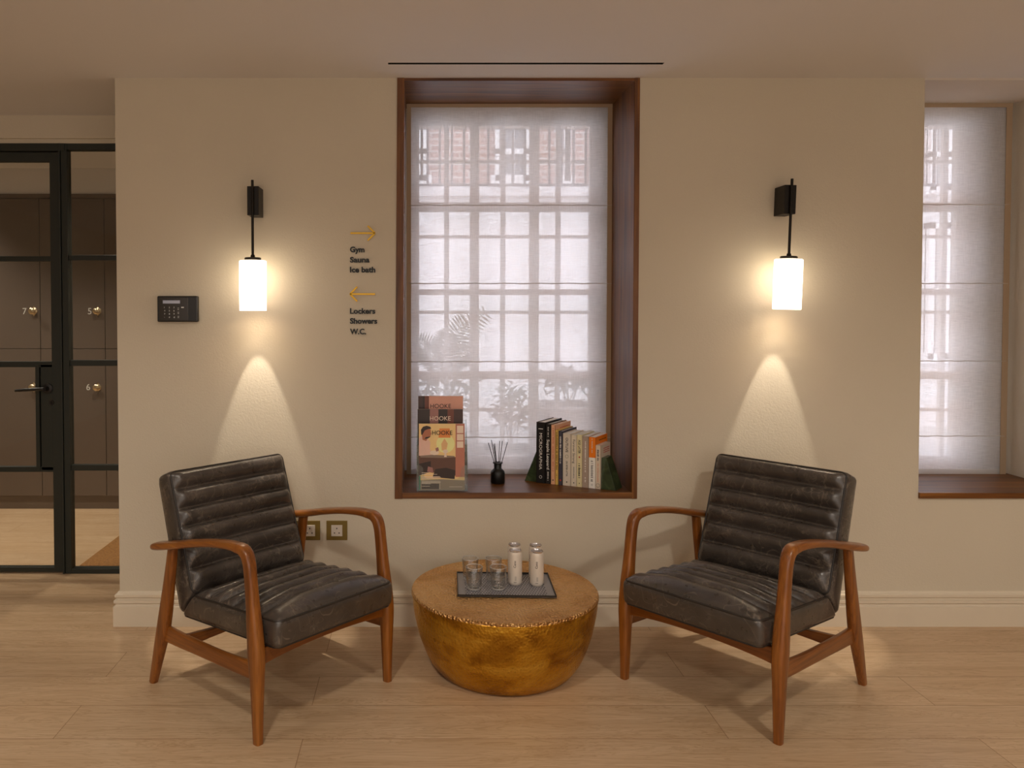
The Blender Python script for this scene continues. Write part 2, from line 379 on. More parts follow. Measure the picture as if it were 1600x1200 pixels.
def spline(ctrl, n):   # Catmull-Rom over tuples of any length
    out = []; L = len(ctrl)
    for i in range(L-1):
        p0 = ctrl[max(i-1, 0)]; p1 = ctrl[i]; p2 = ctrl[i+1]; p3 = ctrl[min(i+2, L-1)]
        for k in range(n):
            t = k/n
            out.append(tuple(0.5*((2*b)+(-a+c)*t+(2*a-5*b+4*c-d)*t*t+(-a+3*b-3*c+d)*t**3) for a, b, c, d in zip(p0, p1, p2, p3)))
    out.append(tuple(ctrl[-1])); return out
def tag(o, label, cat, group=None):
    o['label'] = label; o['category'] = cat
    if group: o['group'] = group
    return o
def thing(name, label, cat, loc=(0, 0, 0), rotz=0.0, group=None):
    o = bpy.data.objects.new(name, None); C.objects.link(o); o.location = loc; o.rotation_euler = (0, 0, rotz); o.empty_display_size = 0.05
    return tag(o, label, cat, group)
def struct(o): o['kind'] = 'structure'; return o
def sempty(name, loc):
    o = bpy.data.objects.new(name, None); C.objects.link(o); o.location = loc; return struct(o)
def dup(o, parent=None):
    c = o.copy(); C.objects.link(c)
    if parent is not None: c.parent = parent
    for ch in list(o.children): dup(ch, c)
    return c
_tc = {}
def text(s, width=None, height=None, extrude=0.0005, bold=0.0, align='LEFT'):
    key = (s, bold)
    if key not in _tc:
        cu = bpy.data.curves.new('t', 'FONT'); cu.body = s; cu.size = 1.0; cu.offset = bold; cu.resolution_u = 3
        o = bpy.data.objects.new('t', cu); C.objects.link(o); dg = bpy.context.evaluated_depsgraph_get(); dg.update()
        me = bpy.data.meshes.new_from_object(o.evaluated_get(dg))
        _tc[key] = ([tuple(v.co) for v in me.vertices], [tuple(p.vertices) for p in me.polygons])
        bpy.data.objects.remove(o); bpy.data.curves.remove(cu); bpy.data.meshes.remove(me)
    V, Fc = _tc[key]
    x0 = min(v[0] for v in V); x1 = max(v[0] for v in V); y0 = 0; y1 = max(v[1] for v in V)
    sx = sy = 1
    if width: sx = sy = width/(x1-x0)
    if height: sy = height/(y1-y0); sx = sx if width else sy
    V = [((v[0]-x0)*sx, (v[1]-y0)*sy) for v in V]; n = len(V)
    vs = [(x, y, 0) for x, y in V]+[(x, y, extrude) for x, y in V]
    fs = [tuple(i+n for i in f) for f in Fc]+[tuple(reversed(f)) for f in Fc]
    cnt = {}
    for f in Fc:
        for a, b in zip(f, f[1:]+f[:1]): cnt[(a, b)] = 1
    for (a, b) in cnt:
        if (b, a) not in cnt: fs.append((a, b, b+n, a+n))
    return vs, fs, (x1-x0)*sx, y1*sy
def wallmtx(x, y, z): return Matrix.Translation((x, y, z)) @ Matrix.Rotation(PI/2, 4, 'X')   # text standing on a wall that faces -y

# ------------------------------------------------------------------ room shell
W = 3.43; CZ = 2.349; WB = 4.02            # wall face, ceiling height, outer face of the thick wall
cornerX = -1.295
X1, X2 = at(621, 500, W).x, at(997, 500, W).x      # timber box outer edges
R0, R1 = 2.152, 2.83                                # second opening
SZ = 0.577                                          # sill top
w = MB()
w.box(cornerX, X1, W, WB, 0, CZ, M['wall']); w.box(X2, R0, W, WB, 0, CZ, M['wall'])
w.box(X1, X2, W, WB, 0, SZ-0.027, M['wall']); w.box(R0, R1, W, WB, 0, SZ-0.027, M['wall']); w.box(R1, 4.6, W, WB, 0, CZ, M['wall'])
w.box(R0, R1, W, WB, CZ-0.008, CZ, M['reveal'])
struct(w.build('wall_back'))
f = MB(); f.box(-4.1, 4.7, -2.7, 6.4, -0.05, 0, M['floor']); struct(f.build('floor'))
# ceiling with the cut slot
sx0, sx1, sy0, sy1 = -0.125, 0.978, 3.217, 3.240
YB = 4.085
c = MB(); t = 0.12
c.box(-4.1, 4.7, -2.7, sy0, CZ, CZ+t, M['ceiling']); c.box(-4.1, sx0, sy0, sy1, CZ, CZ+t, M['ceiling']); c.box(sx1, 4.7, sy0, sy1, CZ, CZ+t, M['ceiling'])
c.box(-4.1, 4.7, sy1, YB+0.3, CZ, CZ+t, M['ceiling']); struct(c.build('ceiling'))
r = thing('ceiling_slot_diffuser', 'long thin dark air slot cut in the ceiling above the timber window', 'air vent', (0.43, 3.228, CZ))
b = MB(); b.box(sx0, sx1, sy0, sy1, CZ+0.05, CZ+0.055, M['gap']); b.build('backing', r)
b = MB(); b.box(sx0, sx1, 3.2275, 3.2295, CZ+0.004, CZ+0.05, M['black_metal']); b.build('blade', r)
b = MB()
for a in ((sx0, sx1, sy0, sy0+0.0015), (sx0, sx1, sy1-0.0015, sy1), (sx0, sx0+0.002, sy0, sy1), (sx1-0.002, sx1, sy0, sy1)): b.box(*a, CZ+0.0, CZ+0.05, M['black_metal'])
b.build('slot_frame', r)
b = MB(); b.box(-4.2, -4.1, -2.7, 6.4, 0, 2.5, M['wall']); struct(b.build('wall_left'))
b = MB(); b.box(4.6, 4.7, -2.7, 4.02, 0, CZ, M['wall']); struct(b.build('wall_right'))
b = MB(); b.box(-4.1, 4.7, -2.8, -2.7, 0, CZ, M['wall']); struct(b.build('wall_front'))
# skirting: a moulded profile run along the wall, returned round the outside corner
prof = [(0, 0), (0.022, 0), (0.022, 0.086), (0.014, 0.091), (0.012, 0.096), (0.020, 0.101), (0.020, 0.112), (0.010, 0.115), (0.009, 0.121), (0.017, 0.126), (0.017, 0.136), (0.008, 0.141), (0.005, 0.148), (0, 0.149)]
b = MB(); n = len(prof); vs = []
for (x, y, dx, dy) in ((cornerX, WB, -1, 0), (cornerX, W, -1, -1), (4.6, W, 0, -1)):
    vs += [(x+dx*d, y+dy*d, z) for d, z in prof]
fs = []
for k in range(2):
    for i in range(n-1): fs.append((k*n+i, k*n+i+1, (k+1)*n+i+1, (k+1)*n+i))
b.add(vs, fs, M['skirting']); struct(b.build('baseboard_back'))

# ------------------------------------------------------------------ timber window box
BY = 3.82                                           # blind plane
xl, xr = at(632, 500, W).x, at(988.5, 500, W).x
t1 = sempty('trim_1', (X1, W, SZ))
yf = W-0.006
b = MB(); b.hexa([(X1-0.012, yf, SZ-0.027), (xl-0.009, yf, SZ-0.027), (xl-0.009, WB, SZ-0.027), (X1-0.012, WB, SZ-0.027), (X1, yf, CZ), (xl, yf, CZ), (xl, WB, CZ), (X1, WB, CZ)], M['oak_v']); b.build('side_board', t1)
b = MB(); b.box(xr, X2, yf, WB, SZ-0.027, CZ, M['oak_v']); b.build('side_board', t1, bevel=0.0015)
b = MB(); b.box(xl-0.001, xr+0.001, yf+0.004, WB, CZ-0.012, CZ, M['oak_h']); b.build('head_board', t1)
b = MB(); b.box(xl-0.012, xr+0.001, yf, WB, SZ-0.026, SZ, M['oak_h']); b.build('sill_board', t1, bevel=0.0015)
b = MB(); b.box(R0, R1, W-0.012, WB, SZ-0.024, SZ, M['oak_h']); struct(b.build('trim_2', bevel=0.0015))

# ------------------------------------------------------------------ windows (white sashes behind the blinds)
def window(name, x0, x1, z0, z1, cols, rows, oc, orow, yin=3.90):
    r = sempty(name, ((x0+x1)/2, yin, z0))
    fr = MB(); y0, y1 = yin, yin+0.045
    fx = [x0]; 
    for a, bb in cols: fx += [a, bb]
    fx.append(x1); fz = [z0]
    for a, bb in rows: fz += [a, bb]
    fz.append(z1)
    for i in range(0, len(fx)-1, 2): fr.box(fx[i], fx[i+1], y0, y1, z0, z1, M['white_paint'])
    for i in range(0, len(fz)-1, 2): fr.box(x0, x1, y0+0.004, y1-0.004, fz[i], fz[i+1], M['white_paint'])
    fr.build('sash_frame', r, bevel=0.003)
    g = MB()
    for a, bb in cols:
        for cc, d in rows: g.box(a-0.005, bb+0.005, yin+0.02, yin+0.024, cc-0.005, d+0.005, M['pane'])
    g.build('pane', r)
    ob = MB()
    for x in oc: ob.box(x-0.012, x+0.012, WB-0.06, WB-0.035, z0, z1, M['white_paint'])
    for z in orow: ob.box(x0, x1, WB-0.055, WB-0.04, z-0.008, z+0.008, M['white_paint'])
    ob.build('outer_glazing_bars', r)
    return r
def ax(px, Y=3.92): return at(px, 500, Y).x
def az(py, Y=3.92): return at(700, py, Y).z
rows = [(az(712), az(592)), (az(580), az(461)), (az(452), az(331)), (az(317), az(197))]
window('window_1', xl-0.02, xr+0.02, SZ, CZ-0.01, [(ax(655), ax(734)), (ax(748), ax(826.5)), (ax(841), ax(919.5))], rows,
       [at(697.7, 500, 3.97).x, at(785.3, 500, 3.97).x, at(871, 500, 3.97).x], [at(700, q, 3.97).z for q in (253, 370, 488, 640)])
window('window_2', R0, R1, SZ, CZ-0.01, [(ax(1400), ax(1488))], rows,
       [at(1472, 500, 3.97).x], [at(700, q, 3.97).z for q in (253, 370, 488, 640)])
def blind(label, x0, x1, seams, group):
    z1 = CZ-0.012 if x0 < 1 else CZ-0.012; zb = at(800, 744, BY).z
    r = thing('roman_blind', label, 'window blind', ((x0+x1)/2, BY, zb), group=group)
    top = at(800, 161, BY).z
    nx, nz = 40, 150; vs = []; fs = []
    zs = [zb+(top-zb)*k/nz for k in range(nz+1)]
    for z in zs:
        for i in range(nx+1):
            x = x0+(x1-x0)*i/nx
            d = 0.0
            for sz in seams:
                q = (z-sz)/0.012; d -= 0.004*math.exp(-q*q)
            d += 0.0025*math.sin(9*x+3.1*z)*math.sin(4.7*z+1.3)
            vs.append((x, BY+d, z))
    for k in range(nz):
        for i in range(nx): fs.append((k*(nx+1)+i, k*(nx+1)+i+1, (k+1)*(nx+1)+i+1, (k+1)*(nx+1)+i))
    m = MB(); m.add(vs, fs, M['linen']); m.build('linen_panel', r, smooth=True)
    for sz in seams:
        m = MB(); pts = [(x0+0.006+(x1-x0-0.012)*i/24, BY-0.007, sz+0.0012*math.sin(i*1.7+sz*9)) for i in range(25)]
        m.tube(pts, 0.0024, M['hem'], 8)
        m.build('pleat_rod', r, smooth=True)
    m = MB(); tw = 0.028
    m.box(x0-0.002, x0+tw*0.7, BY-0.009, BY-0.006, zb, top, M['tape']); m.box(x1-tw, x1, BY-0.009, BY-0.006, zb, top, M['tape'])
    m.box(x0-0.002, x1, BY-0.010, BY-0.007, top-0.022, top+0.004, M['tape']); m.build('tape_border', r)
    m = MB(); m.box(x0, x1, BY-0.006, BY+0.004, zb, zb+0.035, M['hem']); m.build('bottom_hem', r)
    m = MB(); m.box(x0, x1, BY+0.006, BY+0.035, top-0.01, CZ-0.013, M['white_paint']); m.build('headrail', r)
    return r
seams = [at(800, q, BY).z for q in (321, 443, 565, 683)]
gb = 'sheer linen roman blinds'
br = blind('sheer white linen roman blind hanging in the timber lined window behind the books', at(636, 500, BY).x, at(956.5, 500, BY).x, seams, gb)
m = MB(); m.tube([(at(633.2, 500, BY).x+0.001, BY-0.022, z) for z in (0.66, 1.2, 1.8, CZ-0.02)], 0.0022, M['white_paint'], 6); m.build('pull_chain', br)
blind('sheer white linen roman blind in the plaster recess at the right edge', R0+0.002, at(1574, 500, BY).x, [at(800, q, BY).z for q in (320, 443, 564, 681)], gb)

# ------------------------------------------------------------------ glazed partition, lockers and hall on the left
YP = 4.10
Z = lambda py, Y=YP: at(60, py, Y).z
Xp = lambda px, Y=YP: at(px, 560, Y).x
ztop = 2.215
b = MB(); b.box(-4.1, cornerX, YB, YB+0.15, Z(216, YB), CZ, M['wall']); struct(b.build('wall_above_partition'))
b = MB(); b.box(-4.1, Xp(-330), YP-0.01, YP+0.1, 0, Z(216, YB), M['wall']); struct(b.build('wall_beside_door'))
b = MB(); b.box(-4.1, cornerX, YP, YP+0.06, Z(224), Z(216, YB), M['wall']); struct(b.build('trim_3'))
G = M['frame_green']; zt = Z(224)
xd0, xd1 = Xp(-300), Xp(94)
d = sempty('door_1', ((xd0+xd1)/2, YP, 0))
b = MB(); b.box(Xp(-330), xd0, YP-0.005, YP+0.05, 0, zt, G); b.box(xd0, Xp(105), YP-0.005, YP+0.05, Z(236), zt, G); b.box(xd1+0.004, Xp(98), YP-0.008, YP+0.05, 0, zt, G)
b.build('door_frame', d, bevel=0.002)
b = MB(); b.box(xd0, Xp(-285), YP+0.005, YP+0.045, 0.008, Z(238), G); b.box(Xp(80), xd1, YP+0.005, YP+0.045, 0.008, Z(238), G)
b.box(xd0, xd1, YP+0.006, YP+0.044, Z(252), Z(238), G); b.box(xd0, xd1, YP+0.006, YP+0.044, 0.008, Z(887), G)
for a, c2 in ((400, 408), (565, 574), (730, 738)): b.box(xd0, xd1, YP+0.008, YP+0.042, Z(c2), Z(a), G)
b.build('door_leaf', d, bevel=0.0015)
b = MB(); b.box(Xp(-285), Xp(80), YP+0.022, YP+0.028, Z(887), Z(252), M['door_glass']); b.build('glass_pane', d)
b = MB(); b.box(Xp(62), Xp(81), YP+0.008, YP+0.042, Z(735), Z(570), G); b.box(Xp(54), Xp(60), YP+0.004, YP+0.046, Z(735), Z(570), G); b.build('lock_plate', d, bevel=0.001)
hz = at(60, 607, YP).z; hx = at(74, 607, YP).x
b = MB()
mt = Matrix.Translation((hx, YP+0.006, hz)) @ Matrix.Rotation(PI/2, 4, 'X')
b.lathe([(0.026, 0), (0.026, 0.008), (0.012, 0.010), (0.010, 0.045)], M['black_plastic'], 24, mt)
b.tube([(hx, YP-0.038, hz), (hx-0.03, YP-0.042, hz), (hx-0.10, YP-0.042, hz-0.004), (hx-0.145, YP-0.040, hz-0.008)], [0.010, 0.009, 0.008, 0.007], M['black_plastic'], 12)
smooth_by_angle(b.build('lever_handle', d))
b = MB(); b.lathe([(0.013, 0), (0.013, 0.007)], M['black_plastic'], 20, Matrix.Translation((at(80, 629, YP).x, YP+0.006, at(80, 629, YP).z)) @ Matrix.Rotation(PI/2, 4, 'X'))
b.box(at(80, 629, YP).x-0.002, at(80, 629, YP).x+0.002, YP-0.004, YP-0.001, at(80, 629, YP).z-0.007, at(80, 629, YP).z+0.005, M['gap']); b.build('keyhole', d)
s = sempty('window_3', (Xp(140), YP, 0))
b = MB(); b.box(Xp(98.6), Xp(108), YP-0.002, YP+0.05, 0, zt, G); b.box(Xp(108), cornerX, YP, YP+0.05, Z(234), zt, G); b.box(Xp(108), cornerX, YP, YP+0.05, 0, Z(889), G)
for a, c2 in ((398.5, 406.5), (563, 572), (727, 736)): b.box(Xp(108), cornerX, YP+0.008, YP+0.042, Z(c2), Z(a), G)
b.build('screen_frame', s, bevel=0.0015)
b = MB(); b.box(Xp(108), cornerX, YP+0.022, YP+0.028, Z(889), Z(234), M['door_glass']); b.build('glass_pane', s)

YL = 5.43
b = MB(); b.box(-4.1, cornerX-0.001, YP+0.2, 6.4, HALLZ, HALLZ+0.1, M['ceiling']); struct(b.build('ceiling_hall'))
zlt = at(60, 303, YL).z; zlp = at(60, 775, YL).z; zlj = at(60, 545, YL).z
b = MB(); b.box(-4.1, cornerX, YL+0.01, 6.0, zlt, HALLZ, M['ceiling']); b.box(-4.1, cornerX, 5.95, 6.05, 0, HALLZ, M['wall']); struct(b.build('wall_hall'))
b = MB(); b.box(cornerX-0.002, -1.15, WB, 6.4, 0, 2.45, M['wall']); b.box(cornerX-0.002, -1.15, WB, YP+0.06, 0, 2.45, M['wall']); struct(b.build('wall_hall_side'))
gx = at(63, 500, YL).x; pitch = at(164, 500, YL).x-gx
lz = {0: '7', 1: '5'}
places = {-3: 'third locker column left of the door edge', }
mk = 'tall brown hall lockers behind the glass'
for ci in range(-3, 3):
    x1 = gx+pitch*ci; x0 = x1-pitch
    if x0 > cornerX-0.05: continue
    x1 = min(x1, cornerX-0.004)
    for ri in (0, 1):
        z0, z1 = ((zlj, zlt-0.03) if ri == 0 else (zlp, zlj))
        which = {(0, 0): 'brown upper locker marked 7 with a brass knob, behind the glass door', (0, 1): 'brown lower locker directly under the one marked 7, behind the door handle',
                 (1, 0): 'brown upper locker marked 5 behind the fixed glass beside the door', (1, 1): 'brown lower locker marked 6 under the one marked 5',
                 (2, 0): 'narrow visible slice of brown upper locker just right of the one marked 5', (2, 1): 'narrow visible slice of brown lower locker just right of the one marked 6',
                 (-1, 0): 'brown upper locker beyond the left picture edge, next left of the one marked 7', (-1, 1): 'brown lower locker beyond the left picture edge, next left'}.get((ci, ri))
        if which is None: continue
        if x0 < at(0, 500, YL).x-0.5: continue
        L = thing('locker', which, 'locker', ((x0+x1)/2, YL, z0), group=mk)
        b = MB(); b.box(x0+0.0005, x1-0.0005, YL+0.021, YL+0.45, z0+0.0005, z1-0.0005, M['gap']); b.build('body', L)
        b = MB(); b.box(x0+0.0022, x1-0.0022, YL, YL+0.02, z0+0.002, z1-0.002, M['locker']); dr = b.build('door', L, bevel=0.001)
        if ci in (0, 1):
            kp = at(53+101*ci-(1 if ci else 0), 486 if ri == 0 else 605, YL)
            kb = MB(); mt = Matrix.Translation((kp.x, YL, kp.z)) @ Matrix.Rotation(PI/2, 4, 'X')
            kb.prism([(0, 0.036), (-0.011, 0.018), (0.011, 0.018)], 0, 0.003, M['knob'], mt); kb.prism([(0, -0.036), (0.011, -0.018), (-0.011, -0.018)], 0, 0.003, M['knob'], mt)
            kb.lathe([(0.024, 0), (0.024, 0.004), (0.010, 0.010), (0.009, 0.022), (0.020, 0.028), (0.022, 0.036), (0.015, 0.042), (0.0, 0.044)], M['knob'], 24, mt)
            smooth_by_angle(kb.build('knob', dr, world=True))
            ch = {(0, 0): '7', (1, 0): '5', (1, 1): '6'}.get((ci, ri))
            if ch:
                tp = at({'7': 35.5, '5': 137.5, '6': 135}[ch], 491 if ri == 0 else 609.5, YL)
                tv, tf, _, _ = text(ch, height=0.042, extrude=0.001); tb = MB(); tb.add(tv, tf, M['key_white'], wallmtx(tp.x, YL, tp.z)); tb.build('number', dr)
b = MB(); b.box(-4.1, cornerX-0.004, YL-0.005, YL+0.45, zlt-0.028, zlt, M['locker']); tag(b.build('locker_cornice'), 'brown cornice board running along the top of the hall lockers', 'cornice')
b = MB(); b.box(-4.1, cornerX-0.004, YL+0.02, YL+0.45, 0, zlp, M['locker']); tag(b.build('locker_plinth'), 'brown recessed plinth under the hall lockers', 'plinth')
mx = -1.79
b = MB(); b.box(mx, cornerX-0.01, YP+0.08, 4.95, 0, 0.016, M['coir']); tag(b.build('coir_mat'), 'orange brown coir mat on the hall floor behind the fixed glass', 'doormat')
for i, (x, y) in enumerate(HALL_DOWN[:1]+HALL_DOWN[1:]):
    r = thing('recessed_downlight', ['small lit recessed downlight in the hall ceiling seen through the fixed glass', 'hall ceiling downlight far left, hidden behind the door head', 'hall ceiling downlight hidden just inside the partition, right', 'hall ceiling downlight hidden just inside the partition, left'][i], 'ceiling light', (x, y, HALLZ))
    b = MB(); b.lathe([(0.034, -0.001), (0.034, -0.006), (0.027, -0.006), (0.025, -0.001)], M['white_paint'], 28); b.build('trim_ring', r, world=False)
    b = MB(); b.lathe([(0.025, -0.001), (0.025, -0.004)], M['light_disc'], 24); b.build('light_disc', r, world=False)
for i, (x, y) in enumerate(DOWN):
    r = thing('recessed_downlight', 'round recessed lounge ceiling downlight, out of frame in front of the chairs', 'ceiling light', (x, y, CZ), group='lounge ceiling downlights')
    b = MB(); b.lathe([(0.050, -0.001), (0.050, -0.006), (0.040, -0.006), (0.038, -0.001)], M['white_paint'], 28); b.build('trim_ring', r, world=False)
    b = MB(); b.lathe([(0.038, -0.001), (0.038, -0.004)], M['light_disc'], 24); b.build('light_disc', r, world=False)

# ------------------------------------------------------------------ wall lamps
def wall_lamp(x, zc, tilt, label):
    # local origin: middle of the wall box on the wall face
    r = thing('wall_lamp', label, 'wall light', (x, W, zc), group='opal glass pendant wall lamps')
    r.rotation_euler = (0, tilt, 0)
    b = MB(); b.box(-0.024, 0.024, -0.098, 0, -0.060, 0.060, M['black_metal']); b.build('wall_box', r, bevel=0.0015, world=False)
    yr = -0.106
    b = MB(); b.tube([(0, yr, 0.084), (0, yr, -0.236)], 0.0055, M['black_metal'], 14); smooth_by_angle(b.build('rod', r, world=False))
    b = MB(); mt = Matrix.Translation((0, yr, 0)); b.lathe([(0.031, -0.236), (0.034, -0.238), (0.034, -0.246), (0.030, -0.248)], M['black_metal'], 28, mt); b.lathe([(0.008, -0.225), (0.010, -0.236)], M['black_metal'], 16, mt)
    smooth_by_angle(b.build('cap', r, world=False))
    b = MB(); b.lathe([(0.028, -0.249), (0.052, -0.249), (0.0555, -0.252), (0.0555, -0.455), (0.054, -0.457), (0.052, -0.455), (0.052, -0.256), (0.028, -0.253)], M['shade'], 48, mt, cap=False)
    smooth_by_angle(b.build('lamp_shade', r, world=False), 50)
    l = lamp('bulb', 'SPOT', (0, yr, -0.262), 30, col=(1.0, 0.90, 0.76), spot_size=math.radians(33), spot_blend=0.12, shadow_soft_size=0.006)
    l.parent = r
    l2 = lamp('bulb_glow', 'POINT', (0, yr, -0.335), 2.6, col=(1.0, 0.92, 0.80), shadow_soft_size=0.02); l2.parent = r
    return r
yb = W-0.106
pl = at(395.0, 405, yb); pr = at(1231.5, 403, yb)
wall_lamp(pl.x, pl.z+0.243, 0.0, 'black bracket wall lamp with glowing white cylinder shade, above the chair nearest the glass door')
wall_lamp(pr.x+0.010, pr.z+0.243, 0.030, 'black bracket wall lamp with glowing white cylinder shade, between the two windows')

# ------------------------------------------------------------------ keypad, sockets, wall lettering
k0 = at(246, 462.5, W-0.02); k1 = at(309.5, 503, W-0.02)
r = thing('alarm_keypad', 'black alarm keypad with small grey display on the wall beside the glass partition', 'keypad', ((k0.x+k1.x)/2, W, (k0.z+k1.z)/2))
b = MB(); b.box(k0.x, k1.x, W-0.026, W, k1.z, k0.z, M['black_plastic']); b.build('housing', r, bevel=0.005, seg=3)
kw = k1.x-k0.x; kh = k0.z-k1.z
fx = lambda u: k0.x+kw*u
fz = lambda v: k0.z-kh*v
b = MB(); b.box(fx(0.05), fx(0.77), W-0.028, W-0.025, fz(0.94), fz(0.06), M['keypad_face']); b.build('keypad_panel', r, bevel=0.001)
b = MB(); b.box(fx(0.15), fx(0.57), W-0.0295, W-0.027, fz(0.29), fz(0.17), M['lcd']); b.build('display', r)
for ri, row in enumerate(('123', '456', '789', '*0#')):
    for cj, ch in enumerate(row):
        tv, tf, tw, th = text(ch, height=0.0062 if ch != '*' else 0.004, extrude=0.0006)
        b = MB(); b.add(tv, tf, M['key_white'], wallmtx(fx(0.18+0.115*cj), W-0.028, fz(0.47+0.125*ri))); b.build('key_mark', r)
b = MB()
for v in (0.46, 0.515, 0.62, 0.67, 0.775, 0.825): b.box(fx(0.51), fx(0.545), W-0.0286, W-0.028, fz(v+0.014), fz(v), M['key_white'])
b.box(fx(0.60), fx(0.665), W-0.0286, W-0.028, fz(0.46), fz(0.42), M['key_white']); b.build('function_keys', r)

def socket(cx, cz, wd, hgt, inw, gangs, label):
    r = thing('power_socket', label, 'power socket', (cx, W, cz), group='brass plated wall sockets')
    b = MB(); b.box(-wd/2, wd/2, -0.005, 0, -hgt/2, hgt/2, M['brass_plate']); b.build('face_plate', r, bevel=0.001, world=False)
    ih = 0.048
    for gi in range(gangs):
        gx_ = (gi-(gangs-1)/2)*inw
        b = MB(); b.box(gx_-inw/2+0.0003, gx_+inw/2-0.0003, -0.0075, -0.004, -ih/2, ih/2, M['socket_white'])
        s1 = b.build('socket_insert', r, bevel=0.0006, world=False)
        b = MB(); b.box(gx_-0.0022, gx_+0.0022, -0.0082, -0.0070, 0.007, 0.0125, M['gap'])
        for sgn in (-1, 1): b.box(gx_+sgn*0.010-0.0028, gx_+sgn*0.010+0.0028, -0.0082, -0.0070, -0.012, -0.008, M['gap'])
        b.build('pin_hole', s1, world=False)
        if gangs == 2:
            b = MB(); b.box(gx_-0.006, gx_+0.006, -0.0095, -0.0070, 0.0145, 0.0225, M['socket_white']); b.build('rocker_switch', s1, bevel=0.0005, world=False)
p1 = at(526.5, 828.5, W); p2 = at(476, 828.5, W)
socket(p1.x, p1.z, 0.090, 0.084, 0.048, 1, 'single white socket in square brass plate on the wall below the sign')
socket(p2.x, p2.z, 0.135, 0.084, 0.046, 2, 'double switched socket in brass plate half hidden behind the rear arm of a chair')

def arrow(px0, px1, py, right, label):
    a = at(px0, py, W); c2 = at(px1, py, W); z = a.z; t_ = 0.0034; hw = 0.031
    tip, tail = (c2.x, a.x) if right else (a.x, c2.x); sg = -1 if right else 1
    r = MB(); y0, y1 = W-0.008, W
    r.box(min(tip, tail)+0.002, max(tip, tail)-0.002, y0, y1, z-t_, z+t_, M['gold'])
    for s_ in (-1, 1):
        p0 = Vector((tip, 0, z)); p1_ = Vector((tip+sg*hw, 0, z+s_*hw)); dd = (p1_-p0).normalized(); nn = Vector((-dd.z, 0, dd.x))*t_
        q = [p0+nn, p1_+nn, p1_-nn, p0-nn]
        r.add([(v.x, y0, v.z) for v in q]+[(v.x, y1, v.z) for v in q], [(0, 1, 2, 3), (7, 6, 5, 4), (0, 4, 5, 1), (1, 5, 6, 2), (2, 6, 7, 3), (3, 7, 4, 0)], M['gold'])
    tag(r.build('sign_arrow'), label, 'sign', 'raised wayfinding sign pieces')
arrow(547, 586, 364.5, True, 'gold metal arrow pointing right, above the word Gym')
arrow(547, 587, 459.5, False, 'gold metal arrow pointing left, above the word Lockers')
for s_, py, pw in (('Gym', 394, 22.5), ('Sauna', 410, 30.5), ('Ice bath', 425.5, 39.5), ('Lockers', 490, 39.5), ('Showers', 505.5, 42.5), ('W.C.', 522, 23)):
    a = at(547, py, W)
    tv, tf, tw, th = text(s_, width=(pw+(2 if s_ == 'W.C.' else 0))*W/F, height=0.0235, extrude=0.006, bold=0.030)
    b = MB(); b.add(tv, tf, M['ink'], wallmtx(a.x, W, a.z))
    tag(b.build('sign_lettering'), 'raised black lettering reading %s on the wall left of the timber window' % s_, 'sign', 'raised wayfinding sign pieces')

